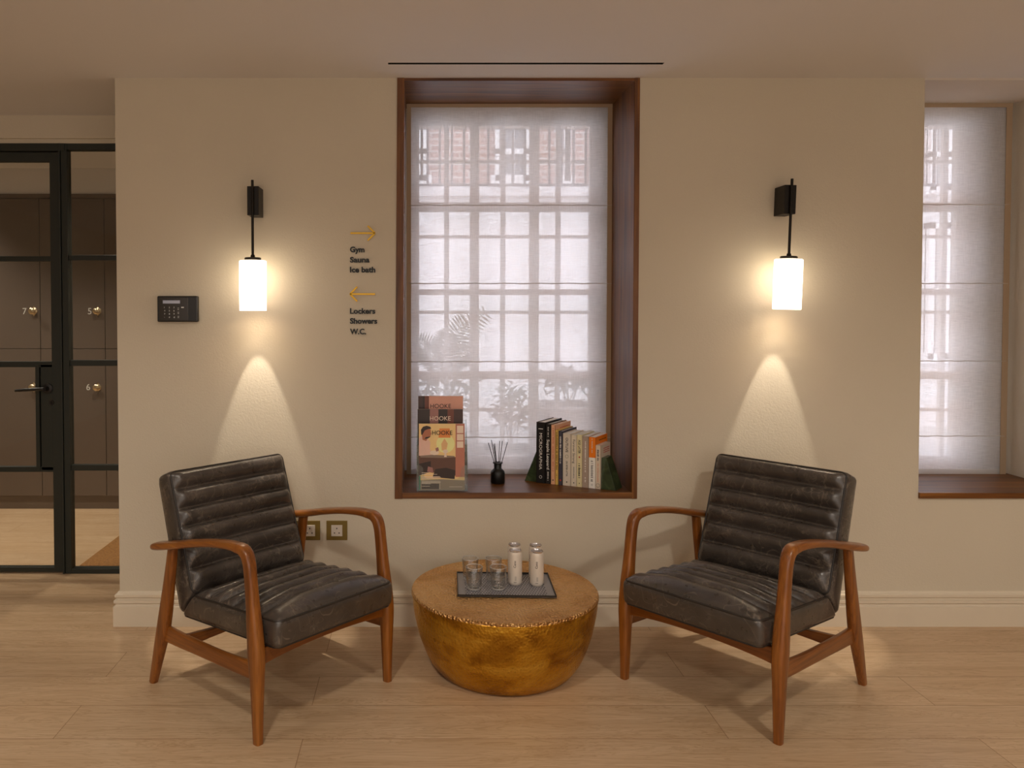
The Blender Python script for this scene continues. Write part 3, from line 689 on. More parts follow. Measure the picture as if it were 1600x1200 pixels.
# ------------------------------------------------------------------ armchairs
def cushion_mesh(L, T, Wd, quad, nroll, amp, crown, mat, r=0.020, xs=None, first=None):
    # rounded box in (l, x, t); the t = T face carries the channel rolls; the lt section is mapped onto a quad in the yz plane
    NL, NX, NT = 96, 44, 8
    def q(l, t):
        a, b_ = l/L, t/T
        p00, p10, p11, p01 = quad   # (l0,t0) (l1,t0) (l1,t1) (l0,t1)
        return tuple((1-a)*(1-b_)*u+a*(1-b_)*v+a*b_*w_+(1-a)*b_*z for u, v, w_, z in zip(p00, p10, p11, p01))
    edges = xs or [i/nroll for i in range(nroll+1)]
    def sm(x): x = max(0, min(1, x)); return x*x*(3-2*x)
    vs = []; idx = {}; fs = []
    def pos(i, j, k):
        l, x, t = L*i/NL, Wd*(j/NX-0.5), T*k/NT
        cl = max(r, min(L-r, l)); cx = max(-Wd/2+r, min(Wd/2-r, x)); ct = max(r, min(T-r, t))
        dv = Vector((l-cl, x-cx, t-ct))
        if dv.length > 1e-9:
            # cube to sphere style rounding
            mxx = max(abs(dv.x), abs(dv.y), abs(dv.z)); dv = dv.normalized()*r*min(1.0, mxx/r)
        l2, x2, t2 = cl+dv.x, cx+dv.y, ct+dv.z
        if k >= NT-1:
            fade = sm((Wd/2-abs(x))/0.035)*sm(l/0.012)*sm((L-l)/0.012)
            u = l/L
            for e0, e1 in zip(edges, edges[1:]):
                if e0 <= u <= e1: ph = (u-e0)/(e1-e0); break
            roll = (math.sin(PI*ph)**0.6 if 0 < ph < 1 else 0.0)
            wgt = 1.0 if k == NT else 0.5
            t2 += wgt*(fade*(amp*roll-amp*0.35)+crown*sm((Wd/2-abs(x))/0.16)*sm(l/0.10)*sm((L-l)/0.10))
        else:
            pass
        if abs(x) > Wd/2-1e-6 and 0 < k < NT: x2 += math.copysign(0.004*math.sin(PI*t/T), x)
        y, z = q(l2, t2); return (x2, y, z)
    def vid(i, j, k):
        key = (i, j, k)
        if key not in idx: idx[key] = len(vs); vs.append(pos(i, j, k))
        return idx[key]
    def sheet(A, B, fn, flip):
        for a in range(A):
            for b_ in range(B):
                f_ = [fn(a, b_), fn(a+1, b_), fn(a+1, b_+1), fn(a, b_+1)]
                fs.append(tuple(f_[::-1] if flip else f_))
    sheet(NL, NX, lambda a, b_: vid(a, b_, NT), False); sheet(NL, NX, lambda a, b_: vid(a, b_, 0), True)
    sheet(NL, NT, lambda a, b_: vid(a, 0, b_), False); sheet(NL, NT, lambda a, b_: vid(a, NX, b_), True)
    sheet(NX, NT, lambda a, b_: vid(0, a, b_), True); sheet(NX, NT, lambda a, b_: vid(NL, a, b_), False)
    m = MB(); m.add(vs, fs, mat)
    def seam(t, rad, skip_joint=None):
        pts = []; ins = 0.3*r; x_ = Wd/2-ins; l0, l1 = ins, L-ins; rc = 0.022
        for (cx, cl, a0) in ((x_-rc, l1-rc, 0), (-x_+rc, l1-rc, PI/2), (-x_+rc, l0+rc, PI), (x_-rc, l0+rc, 1.5*PI)):
            for k in range(7):
                a = a0+PI/2*k/6; xx = cx+rc*math.cos(a); ll = cl+rc*math.sin(a); y, z = q(ll, t); pts.append((xx, y, z))
        # dense straight runs are not needed: edges are straight
        p = MB(); p.tube(pts, rad, M['piping'], 8, closed=True); return p
    return m, seam
def make_chair():
    r = bpy.data.objects.new('armchair', None); C.objects.link(r)
    F0 = 0.30    # y of the front feet
    K = lambda s_, z: (s_+F0, z)
    SX = 0.289
    for sg in (-1, 1):
        leg = [(0, 0, .027, .030), (-.002, .10, .033, .036), (-.003, .20, .040, .044), (-.006, .27, .045, .054), (-.013, .35, .044, .050), (-.024, .44, .038, .042), (-.034, .52, .037, .038), (-.041, .562, .038, .038), (-.053, .588, .040, .037), (-.074, .600, .041, .034), (-.100, .602, .043, .031)]
        arm = [(-.100, .602, .043, .031), (-.15, .601, .046, .028), (-.24, .589, .048, .025), (-.35, .567, .052, .026), (-.44, .545, .060, .028), (-.51, .529, .064, .029), (-.555, .519, .064, .029), (-.582, .513, .058, .027), (-.594, .510, .048, .022), (-.600, .508, .032, .012)]
        st = [(sg*SX, s_+F0, z, w_, d_) for s_, z, w_, d_ in leg]
        m = MB(); m.loft(spline(st, 4), M['teak'], 24); smooth_by_angle(m.build('front_leg', r, world=False), 50)
        st = [(sg*(SX+0.010*min(1, max(0, (-s_-.1)/.4))), s_+F0, z, w_, d_) for s_, z, w_, d_ in arm]
        m = MB(); m.loft(spline(st, 4), M['teak_y'], 24, e=2.6); smooth_by_angle(m.build('armrest', r, world=False), 50)
        rl = [(-.628, 0, .026, .030), (-.604, .07, .030, .038), (-.575, .155, .034, .050), (-.553, .22, .035, .058), (-.535, .29, .034, .056), (-.515, .38, .031, .048), (-.498, .46, .029, .042), (-.486, .525, .027, .038)]
        st = [(sg*(SX+0.006), s_+F0, z, w_, d_) for s_, z, w_, d_ in rl]
        m = MB(); m.loft(spline(st, 4), M['teak'], 24, e=3.6); smooth_by_angle(m.build('rear_leg', r, world=False), 50)
        sr = [(-.555, .203, .022, .060), (-.46, .204, .022, .054), (-.35, .208, .022, .050), (-.22, .213, .022, .048), (-.10, .220, .022, .052), (-.012, .228, .022, .060)]
        st = [(sg*SX, s_+F0, z, w_, d_) for s_, z, w_, d_ in sr]
        m = MB(); m.loft(spline(st, 4), M['teak_y'], 20, e=5); smooth_by_angle(m.build('side_rail', r, world=False), 50)
    # front and rear rails, arched along their lower edge
    for nm, s_, zt, zb, arch, th in (('front_rail', -.012, .296, .236, .022, .022), ('rear_rail', -.415, .232, .186, .014, .022), ('back_rail', -.560, .30, .245, .008, .020)):
        if nm == 'back_rail': continue
        m = MB(); top = []; bot = []
        for i in range(25):
            u = i/24; x = -SX+2*SX*u; q_ = 1-(2*u-1)**2
            top.append((x, zt-(0.012*q_ if nm == 'rear_rail' else 0.0))); bot.append((x, zb+arch*q_**0.7))
        poly = bot+top[::-1]
        m.prism([(x, z) for x, z in poly], -th/2, th/2, M['teak_x'], Matrix.Translation((0, s_+F0, 0)) @ Matrix.Rotation(PI/2, 4, 'X'))
        m.build(nm, r, world=False, bevel=0.003)
    CW = 0.517
    qs = [K(.060, .300), K(-.505, .264), K(-.425, .362), K(.064, .396)]
    m, seam = cushion_mesh(0.50, 0.096, CW, qs, 6, 0.028, 0.026, M['leather'], xs=[0, .22, .37, .52, .67, .83, 1.0])
    o = m.build('seat_cushion', r, world=False, smooth=True); o['label'] = 'channelled charcoal leather seat cushion'
    for t_, rr in ((0.096-0.006, 0.0042), (0.006, 0.0036)): smooth_by_angle(seam(t_, rr).build('piping', o, world=False))
    qb = [K(-.507, .262), K(-.660, .747), K(-.572, .780), K(-.425, .362)]
    m, seam = cushion_mesh(0.44, 0.095, CW, qb, 6, 0.030, 0.004, M['leather'], xs=[0, .20, .37, .53, .68, .84, 1.0])
    o = m.build('back_cushion', r, world=False, smooth=True); o['label'] = 'channelled charcoal leather back cushion'
    for t_, rr in ((0.095-0.006, 0.0042), (0.006, 0.0036)): smooth_by_angle(seam(t_, rr).build('piping', o, world=False))
    return r
ch1 = make_chair()
def place(ch, A, fw, label):
    n_ = math.hypot(*fw); fw = (fw[0]/n_, fw[1]/n_)
    ch.location = (A[0]-fw[0]*0.30, A[1]-fw[1]*0.30, 0.0); ch.rotation_euler = (0, 0, math.atan2(-fw[0], fw[1]))
    tag(ch, label, 'armchair', 'leather and teak armchairs')
ch2 = dup(ch1)
place(ch1, (-.312, 2.695), (.738, -.674), 'teak framed charcoal leather armchair under the keypad and left lamp, facing right')
place(ch2, (.946, 2.707), (-.768, -.641), 'teak framed charcoal leather armchair under the lamp between the two windows, facing left')

# ------------------------------------------------------------------ brass drum table and what stands on it
TX, TY, TZ = 0.325, 3.035, 0.300
r = thing('drum_coffee_table', 'round hammered brass drum coffee table between the two armchairs', 'coffee table', (TX, TY, 0))
prof = spline([(0.243, 0.0), (0.262, 0.012), (0.290, 0.050), (0.311, 0.095), (0.328, 0.145), (0.341, 0.20), (0.349, 0.25), (0.351, 0.286)], 4)
b = MB(); b.lathe([(0.0, 0.0)]+prof, M['brass_body'], 96, cap=False); smooth_by_angle(b.build('drum_body', r, world=False), 40)
b = MB(); b.lathe([(0.351, 0.286), (0.3535, 0.291), (0.3535, 0.296), (0.350, 0.3005), (0.340, 0.3005), (0.334, 0.299), (0.2, 0.299), (0.0, 0.299)], M['brass_top'], 96, cap=False); smooth_by_angle(b.build('table_top', r, world=False), 40)
b = MB(); b.tube([(0.3525*math.cos(a*PI/36), 0.3525*math.sin(a*PI/36), 0.287) for a in range(72)], 0.0022, M['brass_body'], 6, closed=True); smooth_by_angle(b.build('rim_seam', r, world=False))
# tray
z0 = TZ+0.0005
c4 = [onz(714.5, 934.5, z0), onz(870.5, 936, z0), onz(855.6, 896.2, z0), onz(714, 894.4, z0)]
cx_ = sum(v.x for v in c4)/4; cy_ = sum(v.y for v in c4)/4; rz = -0.035
TWd, TDp = 0.366, 0.262
r = thing('serving_tray', 'black perforated metal tray holding glasses and cans on the brass table', 'tray', (cx_, cy_, z0), rotz=rz)
hw, hd = TWd/2, TDp/2
b = MB()
# perforated base: a lattice of strips with real openings
nx_, ny_ = 30, 15; mxg, myg = 0.030, 0.012
px0, px1, py0, py1 = -hw+mxg, hw-mxg, -hd+myg, hd-myg; zt0, zt1 = 0.0012, 0.0030
b.box(-hw, px0, -hd, hd, zt0, zt1, M['tray']); b.box(px1, hw, -hd, hd, zt0, zt1, M['tray']); b.box(px0, px1, -hd, py0, zt0, zt1, M['tray']); b.box(px0, px1, py1, hd, zt0, zt1, M['tray'])
dx_ = (px1-px0)/nx_; dy_ = (py1-py0)/ny_
for j in range(ny_):
    y = py0+dy_*j; b.box(px0, px1, y, y+dy_*0.45, zt0, zt1, M['tray'])
    off = 0.5 if j % 2 else 0.0
    for i in range(nx_+1):
        a0 = px0+dx_*(i+off-0.5)-dx_*0.25+dx_*0.25; a1 = a0+dx_*0.5; a0 = max(px0, a0); a1 = min(px1, a1)
        if a1 > a0: b.box(a0, a1, y+dy_*0.45, y+dy_, zt0, zt1, M['tray'])
b.build('perforated_base', r, world=False)
b = MB(); b.box(-hw, hw, -hd, hd, 0.0, 0.0010, M['matt_black']); b.build('underside_sheet', r, world=False)
b = MB()
for a in ((-hw, hw, -hd, -hd+0.003), (-hw, hw, hd-0.003, hd), (-hw, -hw+0.003, -hd, hd), (hw-0.003, hw, -hd, hd)): b.box(*a, 0, 0.008, M['matt_black'])
b.build('tray_rim', r, world=False)
TT = z0+0.0032
def tumbler(x, y, label):
    r = thing('glass_tumbler', label, 'drinking glass', (x, y, TT), group='clear tumblers on the tray')
    b = MB(); b.lathe([(0.0, 0.0), (0.024, 0.0), (0.0265, 0.002), (0.0285, 0.02), (0.0325, 0.084), (0.0318, 0.0852), (0.0308, 0.084), (0.0268, 0.022), (0.022, 0.011), (0.012, 0.0085), (0.0, 0.008)], M['tumbler'], 48, cap=False)
    smooth_by_angle(b.build('glass_body', r, world=False), 60)
    b = MB(); b.tube([(0.0317*math.cos(a*PI/24), 0.0317*math.sin(a*PI/24), 0.0848) for a in range(48)], 0.0010, M['glass_highlight'], 6, closed=True); smooth_by_angle(b.build('rim_highlight', r, world=False))
    b = MB(); b.lathe([(0.0235, 0.0006), (0.0262, 0.0022), (0.0262, 0.0040), (0.020, 0.0052), (0.0235, 0.0006)], M['glass_highlight'], 40, cap=False); smooth_by_angle(b.build('base_highlight', r, world=False)); return r  # rim and base rings are highlights laid on as pale geometry
g = [onz(740.8, 920, TT), onz(778.4, 920, TT)]
tumbler(g[0].x, g[0].y, 'clear glass tumbler at the front left corner of the tray')
tumbler(g[1].x, g[1].y, 'clear glass tumbler in the front of the tray, next to the front cans')
tumbler(g[0].x-0.008, g[0].y+0.105, 'clear glass tumbler at the back left corner of the tray')
tumbler(g[1].x-0.008, g[1].y+0.105, 'clear glass tumbler at the back of the tray, beside the rear cans')
def can(x, y, label, turn):
    r = thing('drinks_can', label, 'drinks can', (x, y, TT), rotz=turn, group='slim cream drinks cans on the tray')
    b = MB(); b.lathe([(0.0, 0.003), (0.018, 0.003), (0.021, 0.0), (0.0225, 0.0015), (0.0262, 0.0085), (0.0265, 0.012), (0.0265, 0.117), (0.0255, 0.1215), (0.0228, 0.1275)], M['can_white'], 48, cap=False); smooth_by_angle(b.build('can_body', r, world=False), 50)
    b = MB(); b.lathe([(0.0228, 0.1275), (0.0238, 0.1300), (0.0240, 0.1325), (0.0228, 0.1335), (0.0215, 0.1325), (0.0205, 0.1290), (0.0, 0.1290)], M['chrome'], 48, cap=False); o = smooth_by_angle(b.build('can_lid', r, world=False), 40)
    b = MB(); b.lathe([(0.0075, 0), (0.0075, 0.0009)], M['chrome'], 20, Matrix.Translation((0, -0.003, 0.1296)) @ Matrix.Diagonal((0.8, 1.25, 1, 1))); b.build('pull_tab', o, world=False)
    b = MB()
    def wrap(tv, tf, u0, z0_, R=0.0267):
        vs = []
        for x_, y_, e_ in tv:   # text runs upward: along = z, up = towards -x
            s_ = u0-y_; a = -PI/2+s_/R; rr = R+e_; vs.append((rr*math.cos(a), rr*math.sin(a), z0_+x_))
        b.add(vs, tf, M['ink'])
    tv, tf, tw, th = text('Cano', width=0.027, extrude=0.0002, bold=0.01); wrap(tv, tf, 0.003, 0.070)
    b.build('lettering', r, world=False); b = MB()
    for q_ in range(3):
        vs = [(0, 0, 0), (0.017, 0, 0), (0.017, 0.0005, 0), (0, 0.0005, 0)]; wrap(vs, [(3, 2, 1, 0)], 0.0045-0.0022*q_, 0.020, 0.02685)
    for q_ in range(5):
        a = -PI/2+(-0.005+q_*0.0022)/0.02685; b.add([(0.02685*math.cos(a), 0.02685*math.sin(a), 0.0125), (0.02685*math.cos(a+0.06), 0.02685*math.sin(a+0.06), 0.0125), (0.02685*math.cos(a+0.06), 0.02685*math.sin(a+0.06), 0.0145), (0.02685*math.cos(a), 0.02685*math.sin(a), 0.0145)], [(0, 1, 2, 3)], M['ink'])
    b.build('small_print', r, world=False); return r
cz1 = onz(804.8, 912, TT); cz2 = onz(838.7, 913.5, TT)
can(cz1.x, cz1.y, 'cream slim can at the front beside the tumblers', -0.12)
can(cz2.x, cz2.y, 'cream slim can at the front right of the tray', -0.15)
can(cz1.x+0.006, cz1.y+0.075, 'cream slim can behind the one beside the tumblers', -0.9)
can(cz2.x+0.006, cz2.y+0.078, 'cream slim can at the back right, behind the front right can', -1.1)

# ------------------------------------------------------------------ window sill: brochures, diffuser, books
def sil(px, py): return onz(px, py, SZ)
hA = sil(651, 768.5); hB = sil(731, 768.5); hy = hA.y+0.004; hx0, hx1 = hA.x, hB.x
r = thing('brochure_holder', 'clear acrylic tiered brochure holder standing at the left end of the timber sill', 'brochure holder', ((hx0+hx1)/2, hy, SZ))
AC = M['acrylic']; zz = SZ
b = MB(); b.box(hx0, hx1, hy, hy+0.13, zz, zz+0.003, AC); b.build('base_plate', r)
for i in range(3):
    y = hy+0.006+0.042*i; zb_ = zz+0.048*i
    b = MB()
    pk = 0.115
    poly = [(hx0, zb_+0.003), (hx1, zb_+0.003), (hx1, zb_+pk), (hx1-0.012, zb_+pk), (hx1-0.026, zb_+pk-0.01), (hx1-0.030, zb_+pk-0.03), (hx1-0.034, zb_+0.062), (hx1-0.045, zb_+0.055), (hx0+0.045, zb_+0.055), (hx0+0.034, zb_+0.062), (hx0+0.030, zb_+pk-0.03), (hx0+0.026, zb_+pk-0.01), (hx0+0.012, zb_+pk), (hx0, zb_+pk)]
    b.prism(poly, -0.001, 0.001, AC, Matrix.Translation((0, y, 0)) @ Matrix.Rotation(PI/2, 4, 'X'))
    b.build('pocket_front', r)
    b = MB(); b.box(hx0+0.001, hx1-0.001, y+0.016, y+0.018, zb_+0.003, zb_+0.20, AC); b.build('pocket_back', r)
    b = MB(); b.box(hx0+0.001, hx1-0.001, y, y+0.018, zb_+0.001, zb_+0.003, AC); b.build('pocket_floor', r)
for x in (hx0, hx1-0.002):
    b = MB(); b.add([(x, hy+0.004, zz), (x, hy+0.13, zz), (x, hy+0.13, zz+0.30), (x, hy+0.10, zz+0.30), (x, hy+0.004, zz+0.115), (x+0.002, hy+0.004, zz), (x+0.002, hy+0.13, zz), (x+0.002, hy+0.13, zz+0.30), (x+0.002, hy+0.10, zz+0.30), (x+0.002, hy+0.004, zz+0.115)],
          [(0, 1, 2, 3, 4), (9, 8, 7, 6, 5), (0, 5, 6, 1), (1, 6, 7, 2), (2, 7, 8, 3), (3, 8, 9, 4), (4, 9, 5, 0)], AC)
    b.build('side_panel', r)
def P(name, r_, g_, b_, rough=0.35): return plain(name, rgb(*(min(250, v*1.12) for v in (r_, g_, b_))), rough, var=0.03, nscale=30)
pc = {k: P('print_'+k, *v) for k, v in dict(cream=(214, 170, 120), warm=(232, 190, 130), glow=(250, 218, 150), orange=(214, 130, 64), skin=(168, 104, 74), hair=(44, 28, 22), shirt=(216, 176, 158), table=(92, 62, 50), dark=(48, 34, 30),
      brownred=(110, 62, 48), pink=(206, 150, 130), rose=(176, 112, 92), smoke=(130, 110, 96), white=(222, 200, 180), mauve=(150, 104, 96), taupe=(140, 122, 104), green=(40, 120, 96), tblu=(170, 190, 200), plum=(66, 44, 40)).items()}
LW = 0.1985; LH = 0.290
def leaflet(i, x, label):
    x = min(max(x, hx0+0.003), hx1-0.004-LW); y = hy+0.006+0.042*i+0.004; z = zz+0.048*i+0.0035
    return thing('brochure', label, 'brochure', (x, y, z), group='brochures in the acrylic holder' ), x, y, z
def cover(r, shapes, thick=0.007, h=LH):
    b = MB(); b.box(0, LW, 0.0006, thick, 0, h, M['pages']); b.build('page_block', r, world=False)
    b = MB(); b.box(0, LW, 0, 0.0006, 0, h, shapes[0][0])
    for k, (mt_, poly) in enumerate(shapes[1:]):
        d0 = 0.00005*(k+1)
        b.prism([(u*LW, v*h) for u, v in poly], 0, d0, mt_, Matrix.Rotation(PI/2, 4, 'X'))
    b.build('cover', r, world=False)
def R_(u0, u1, v0, v1): return [(u0, v0), (u1, v0), (u1, v1), (u0, v1)]
def title(r, s_, u, v, wd, mat, depth=0.004, h=LH):
    tv, tf, tw, th = text(s_, width=wd*LW, height=0.0185, extrude=0.0003)
    b = MB(); b.add(tv, tf, mat, Matrix.Translation((u*LW, -depth, v*h)) @ Matrix.Rotation(PI/2, 4, 'X')); b.build('lettering', r, world=False)
xL = at(654.5, 700, hy+0.01).x
# back tier
rt, *_ = leaflet(2, at(653.5, 640, hy+0.09).x, 'brochure with pale pink cover, rearmost and highest in the acrylic holder')
cover(rt, [(pc['pink'], None), (pc['plum'], R_(0, 0.10, 0, 1)), (pc['brownred'], R_(0.14, 0.24, 0, 1)), (pc['dark'], R_(0.10, 0.145, 0, 1))], h=0.305)
title(rt, 'HOOKE', 0.27, 0.825, 0.46, M['ink'], 0.0012, 0.305)
rt, *_ = leaflet(1, at(652.5, 640, hy+0.05).x, 'brochure with dark brown cover and pale title, middle of the three in the holder')
cover(rt, [(pc['dark'], None), (pc['mauve'], R_(0.27, 0.46, 0.4, 1)), (pc['brownred'], R_(0.66, 0.80, 0.4, 1)), (pc['plum'], R_(0.80, 1, 0.3, 1))], h=0.300)
title(rt, 'HOOKE', 0.27, 0.835, 0.46, pc['white'], 0.0012, 0.300)
# front leaflet: a man at a table under a lamp, seen in profile
rt, *_ = leaflet(0, xL, 'front brochure in the holder, with warm photo of a man at a table')
circ = lambda cx, cy, ru, rv, n=18: [(cx+ru*math.cos(2*PI*k/n), cy+rv*math.sin(2*PI*k/n)) for k in range(n)]
sh = [(pc['warm'], None),
      (pc['glow'], circ(0.58, 0.70, 0.20, 0.14)), (pc['orange'], [(0.43, 0.79), (0.69, 0.79), (0.67, 0.93), (0.45, 0.93)]),
      (pc['cream'], [(0.50, 0.60), (0.60, 0.60), (0.63, 0.70), (0.56, 0.78), (0.49, 0.70)]),
      (pc['rose'], R_(0.80, 1.0, 0.2, 1.0)), (pc['white'], R_(0.83, 0.97, 0.86, 0.97)), (pc['white'], R_(0.83, 0.97, 0.75, 0.845)), (pc['white'], R_(0.83, 0.97, 0.64, 0.735)),
      (pc['rose'], R_(0.80, 1.0, 0.25, 0.62)),
      (pc['shirt'], [(0.0, 0.52), (0.36, 0.52), (0.24, 0.62), (0.25, 0.72), (0.17, 0.80), (0.06, 0.82), (0.0, 0.78)]),
      (pc['skin'], [(0.08, 0.76), (0.16, 0.74), (0.20, 0.79), (0.245, 0.80), (0.26, 0.83), (0.275, 0.855), (0.26, 0.875), (0.26, 0.91), (0.22, 0.935), (0.10, 0.93), (0.06, 0.86)]),
      (pc['hair'], [(0.05, 0.84), (0.07, 0.83), (0.10, 0.865), (0.13, 0.90), (0.20, 0.92), (0.27, 0.925), (0.25, 0.955), (0.17, 0.97), (0.09, 0.955), (0.045, 0.91)]),
      (pc['hair'], [(0.12, 0.77), (0.20, 0.78), (0.245, 0.80), (0.25, 0.815), (0.21, 0.805), (0.15, 0.80)]),
      (pc['table'], [(0.0, 0.30), (0.80, 0.22), (0.80, 0.50), (0.0, 0.52)]), (pc['smoke'], [(0.03, 0.495), (0.55, 0.485), (0.78, 0.50), (0.78, 0.515), (0.30, 0.535), (0.03, 0.52)]),
      (pc['white'], circ(0.34, 0.565, 0.10, 0.035)), (pc['white'], circ(0.58, 0.585, 0.055, 0.028)), (pc['white'], [(0.55, 0.50), (0.61, 0.50), (0.59, 0.58), (0.57, 0.58)]), (pc['mauve'], [(0.38, 0.58), (0.44, 0.60), (0.42, 0.65), (0.36, 0.63)]),
      (pc['dark'], [(0.0, 0.22), (0.26, 0.28), (0.26, 0.44), (0.0, 0.40)]), (pc['dark'], [(0.30, 0.20), (0.78, 0.17), (0.80, 0.30), (0.60, 0.34), (0.36, 0.32)]),
      (pc['mauve'], [(0.18, 0.28), (0.32, 0.26), (0.30, 0.34), (0.20, 0.36)]),
      (pc['taupe'], [(0.0, 0.0), (1, 0.0), (1, 0.15), (0.5, 0.165), (0.0, 0.15)]), (pc['dark'], R_(0.06, 0.44, 0.02, 0.10)), (pc['green'], R_(0.0, 0.035, 0.01, 0.22))]
sh += [(pc['white'], R_(0.06, 0.06+w_, v, v+0.006)) for w_, v in ((0.16, 0.262), (0.34, 0.238), (0.40, 0.205), (0.42, 0.192), (0.40, 0.179), (0.18, 0.166), (0.40, 0.135), (0.42, 0.122), (0.39, 0.109), (0.20, 0.096), (0.18, 0.06))]
sh += [(pc['white'], R_(0.66, 0.95, 0.05, 0.056)), (pc['white'], R_(0.455, 0.462, 0.02, 0.14))]
cover(rt, sh)
title(rt, 'HOOKE', 0.29, 0.835, 0.44, M['ink'], 0.0028)

dp = onz(778.5, 756.5, SZ)
r = thing('reed_diffuser', 'matt black reed diffuser bottle with black reeds, standing alone on the timber sill', 'reed diffuser', (dp.x, dp.y+0.025, SZ))
b = MB(); b.lathe([(0.0, 0.0), (0.029, 0.0), (0.0325, 0.003), (0.0325, 0.046), (0.030, 0.055), (0.021, 0.064), (0.0175, 0.068), (0.0175, 0.088), (0.0225, 0.090), (0.0225, 0.094), (0.012, 0.095), (0.009, 0.085)], M['matt_black'], 40, cap=False)
smooth_by_angle(b.build('bottle', r, world=False), 50)
for (u, v, tx, ty, hh) in ((-.004, 0, -.046, -.01, .185), (-.002, .004, -.029, .02, .193), (0, -.003, -.021, -.015, .178), (.003, .003, .010, .012, .190), (.004, 0, .022, .0, .192), (.006, -.002, .046, -.005, .188), (0, .004, -.012, .03, .175)):
    b = MB(); b.tube([(u, v, 0.05), (tx*0.95, ty, hh)], 0.0016, M['reed'], 6); b.build('reed', r, world=False)

# books: local frame has the spine at y = 0 facing the viewer, boards along +y
ANG = math.radians(-33)
ux = Vector((math.cos(ANG), math.sin(ANG), 0)); uy = Vector((-math.sin(ANG), math.cos(ANG), 0))
bs = onz(837.5, 754.0, SZ); be = onz(938.4, 764.5, SZ)
S = (be-bs).dot(ux); Tt = (be-bs).dot(uy)
widths = [130, 76, 60, 44, 56, 114, 76, 72, 88, 88, 68]; tot = sum(widths)
hts = [.277, .271, .268, .246, .243, .234, .229, .233, .228, .226, .192]
dps = [.190, .175, .180, .165, .165, .150, .150, .150, .150, .150, .125]
def bm(n_, r_, g_, b_, rough=0.5):
    if r_ > 90: r_, g_, b_ = (min(248, v*1.11) for v in (r_, g_, b_))
    return plain('book_'+n_, rgb(r_, g_, b_), rough, var=0.03, nscale=20)
bc = dict(black=bm('black', 20, 18, 18), black2=bm('soft_black', 34, 30, 30), peach=bm('peach', 216, 164, 128), yellow=bm('yellow', 214, 176, 92), navy=bm('slate_blue', 72, 70, 84), cream=bm('cream', 206, 194, 178), ivory=bm('ivory', 208, 196, 176),
          pale=bm('pale_yellow', 210, 198, 156), taupe=bm('taupe', 160, 142, 128), orange=bm('orange', 226, 118, 20), stone=bm('stone', 200, 184, 164), white=bm('white', 226, 220, 212), green=bm('moss_green', 110, 128, 76), red=bm('red', 176, 60, 44), ink=M['ink'], grey=bm('grey_ink', 120, 116, 112), salm=bm('salmon_ink', 200, 130, 104))
# text items: (string, start fraction from the top, length fraction, material, height fraction of the spine width)
books = [
 ('black', 'tall thick black hardback with spaced white serif capitals, leftmost of the books', [('MICROGRAPHIA', .18, .60, 'white', .32)], [('ring', .90, .12, 'white'), ('dash', .10, .5, 'white')]),
 ('black2', 'black hardback with bold white title, second from the left bookend', [('Supple Leopard', .26, .50, 'white', .50)], [('dash2', .05, .16, 'white'), ('dash2', .80, .14, 'white')]),
 ('peach', 'tall peach coloured book beside the two black ones', [], [('dash2', .05, .26, 'red'), ('dash2', .36, .22, 'red'), ('dash2', .62, .16, 'red'), ('blob', .93, .2, 'ink')]),
 ('yellow', 'thin yellow book between the peach and the slate blue ones', [], [('dash3', .03, .72, 'ink'), ('dash2', .80, .08, 'ink')]),
 ('navy', 'slate blue book with white spine title and small red mark at its foot', [], [('dash3', .10, .50, 'white'), ('blob', .91, .3, 'red')]),
 ('cream', 'thick cream book with black capitals and a small green ring on its spine', [('OUTLIVE', .08, .28, 'ink', .30), ('DR PETER ATTIA', .53, .29, 'ink', .20)], [('ring', .44, .16, 'green'), ('blob', .93, .1, 'ink')]),
 ('ivory', 'ivory book with thin dark serif title, next right of the one with the green ring', [('Forever Strong', .09, .46, 'ink', .42)], [('dash2', .62, .22, 'grey'), ('blob', .93, .14, 'ink')]),
 ('pale', 'pale yellow book with bold black capitals and a tiny red mark mid spine', [('AGE LATER', .10, .26, 'ink', .46)], [('blob', .43, .2, 'red'), ('dash3', .55, .28, 'ink'), ('blob', .93, .12, 'ink')]),
 ('taupe', 'taupe grey book with faint white spine lettering', [], [('dash2', .10, .60, 'white'), ('dash2', .80, .10, 'white')]),
 ('orange', 'white book with bright orange upper half on spine and cover', [], [('dash2', .03, .28, 'stone'), ('dash3', .46, .40, 'grey'), ('ring', .93, .1, 'grey')]),
 ('stone', 'shortest book, stone coloured paperback against the right bookend', [], [('dash3', .10, .26, 'navy'), ('dash2', .42, .42, 'salm'), ('ring', .92, .3, 'ink')]),
]
acc = 0.0
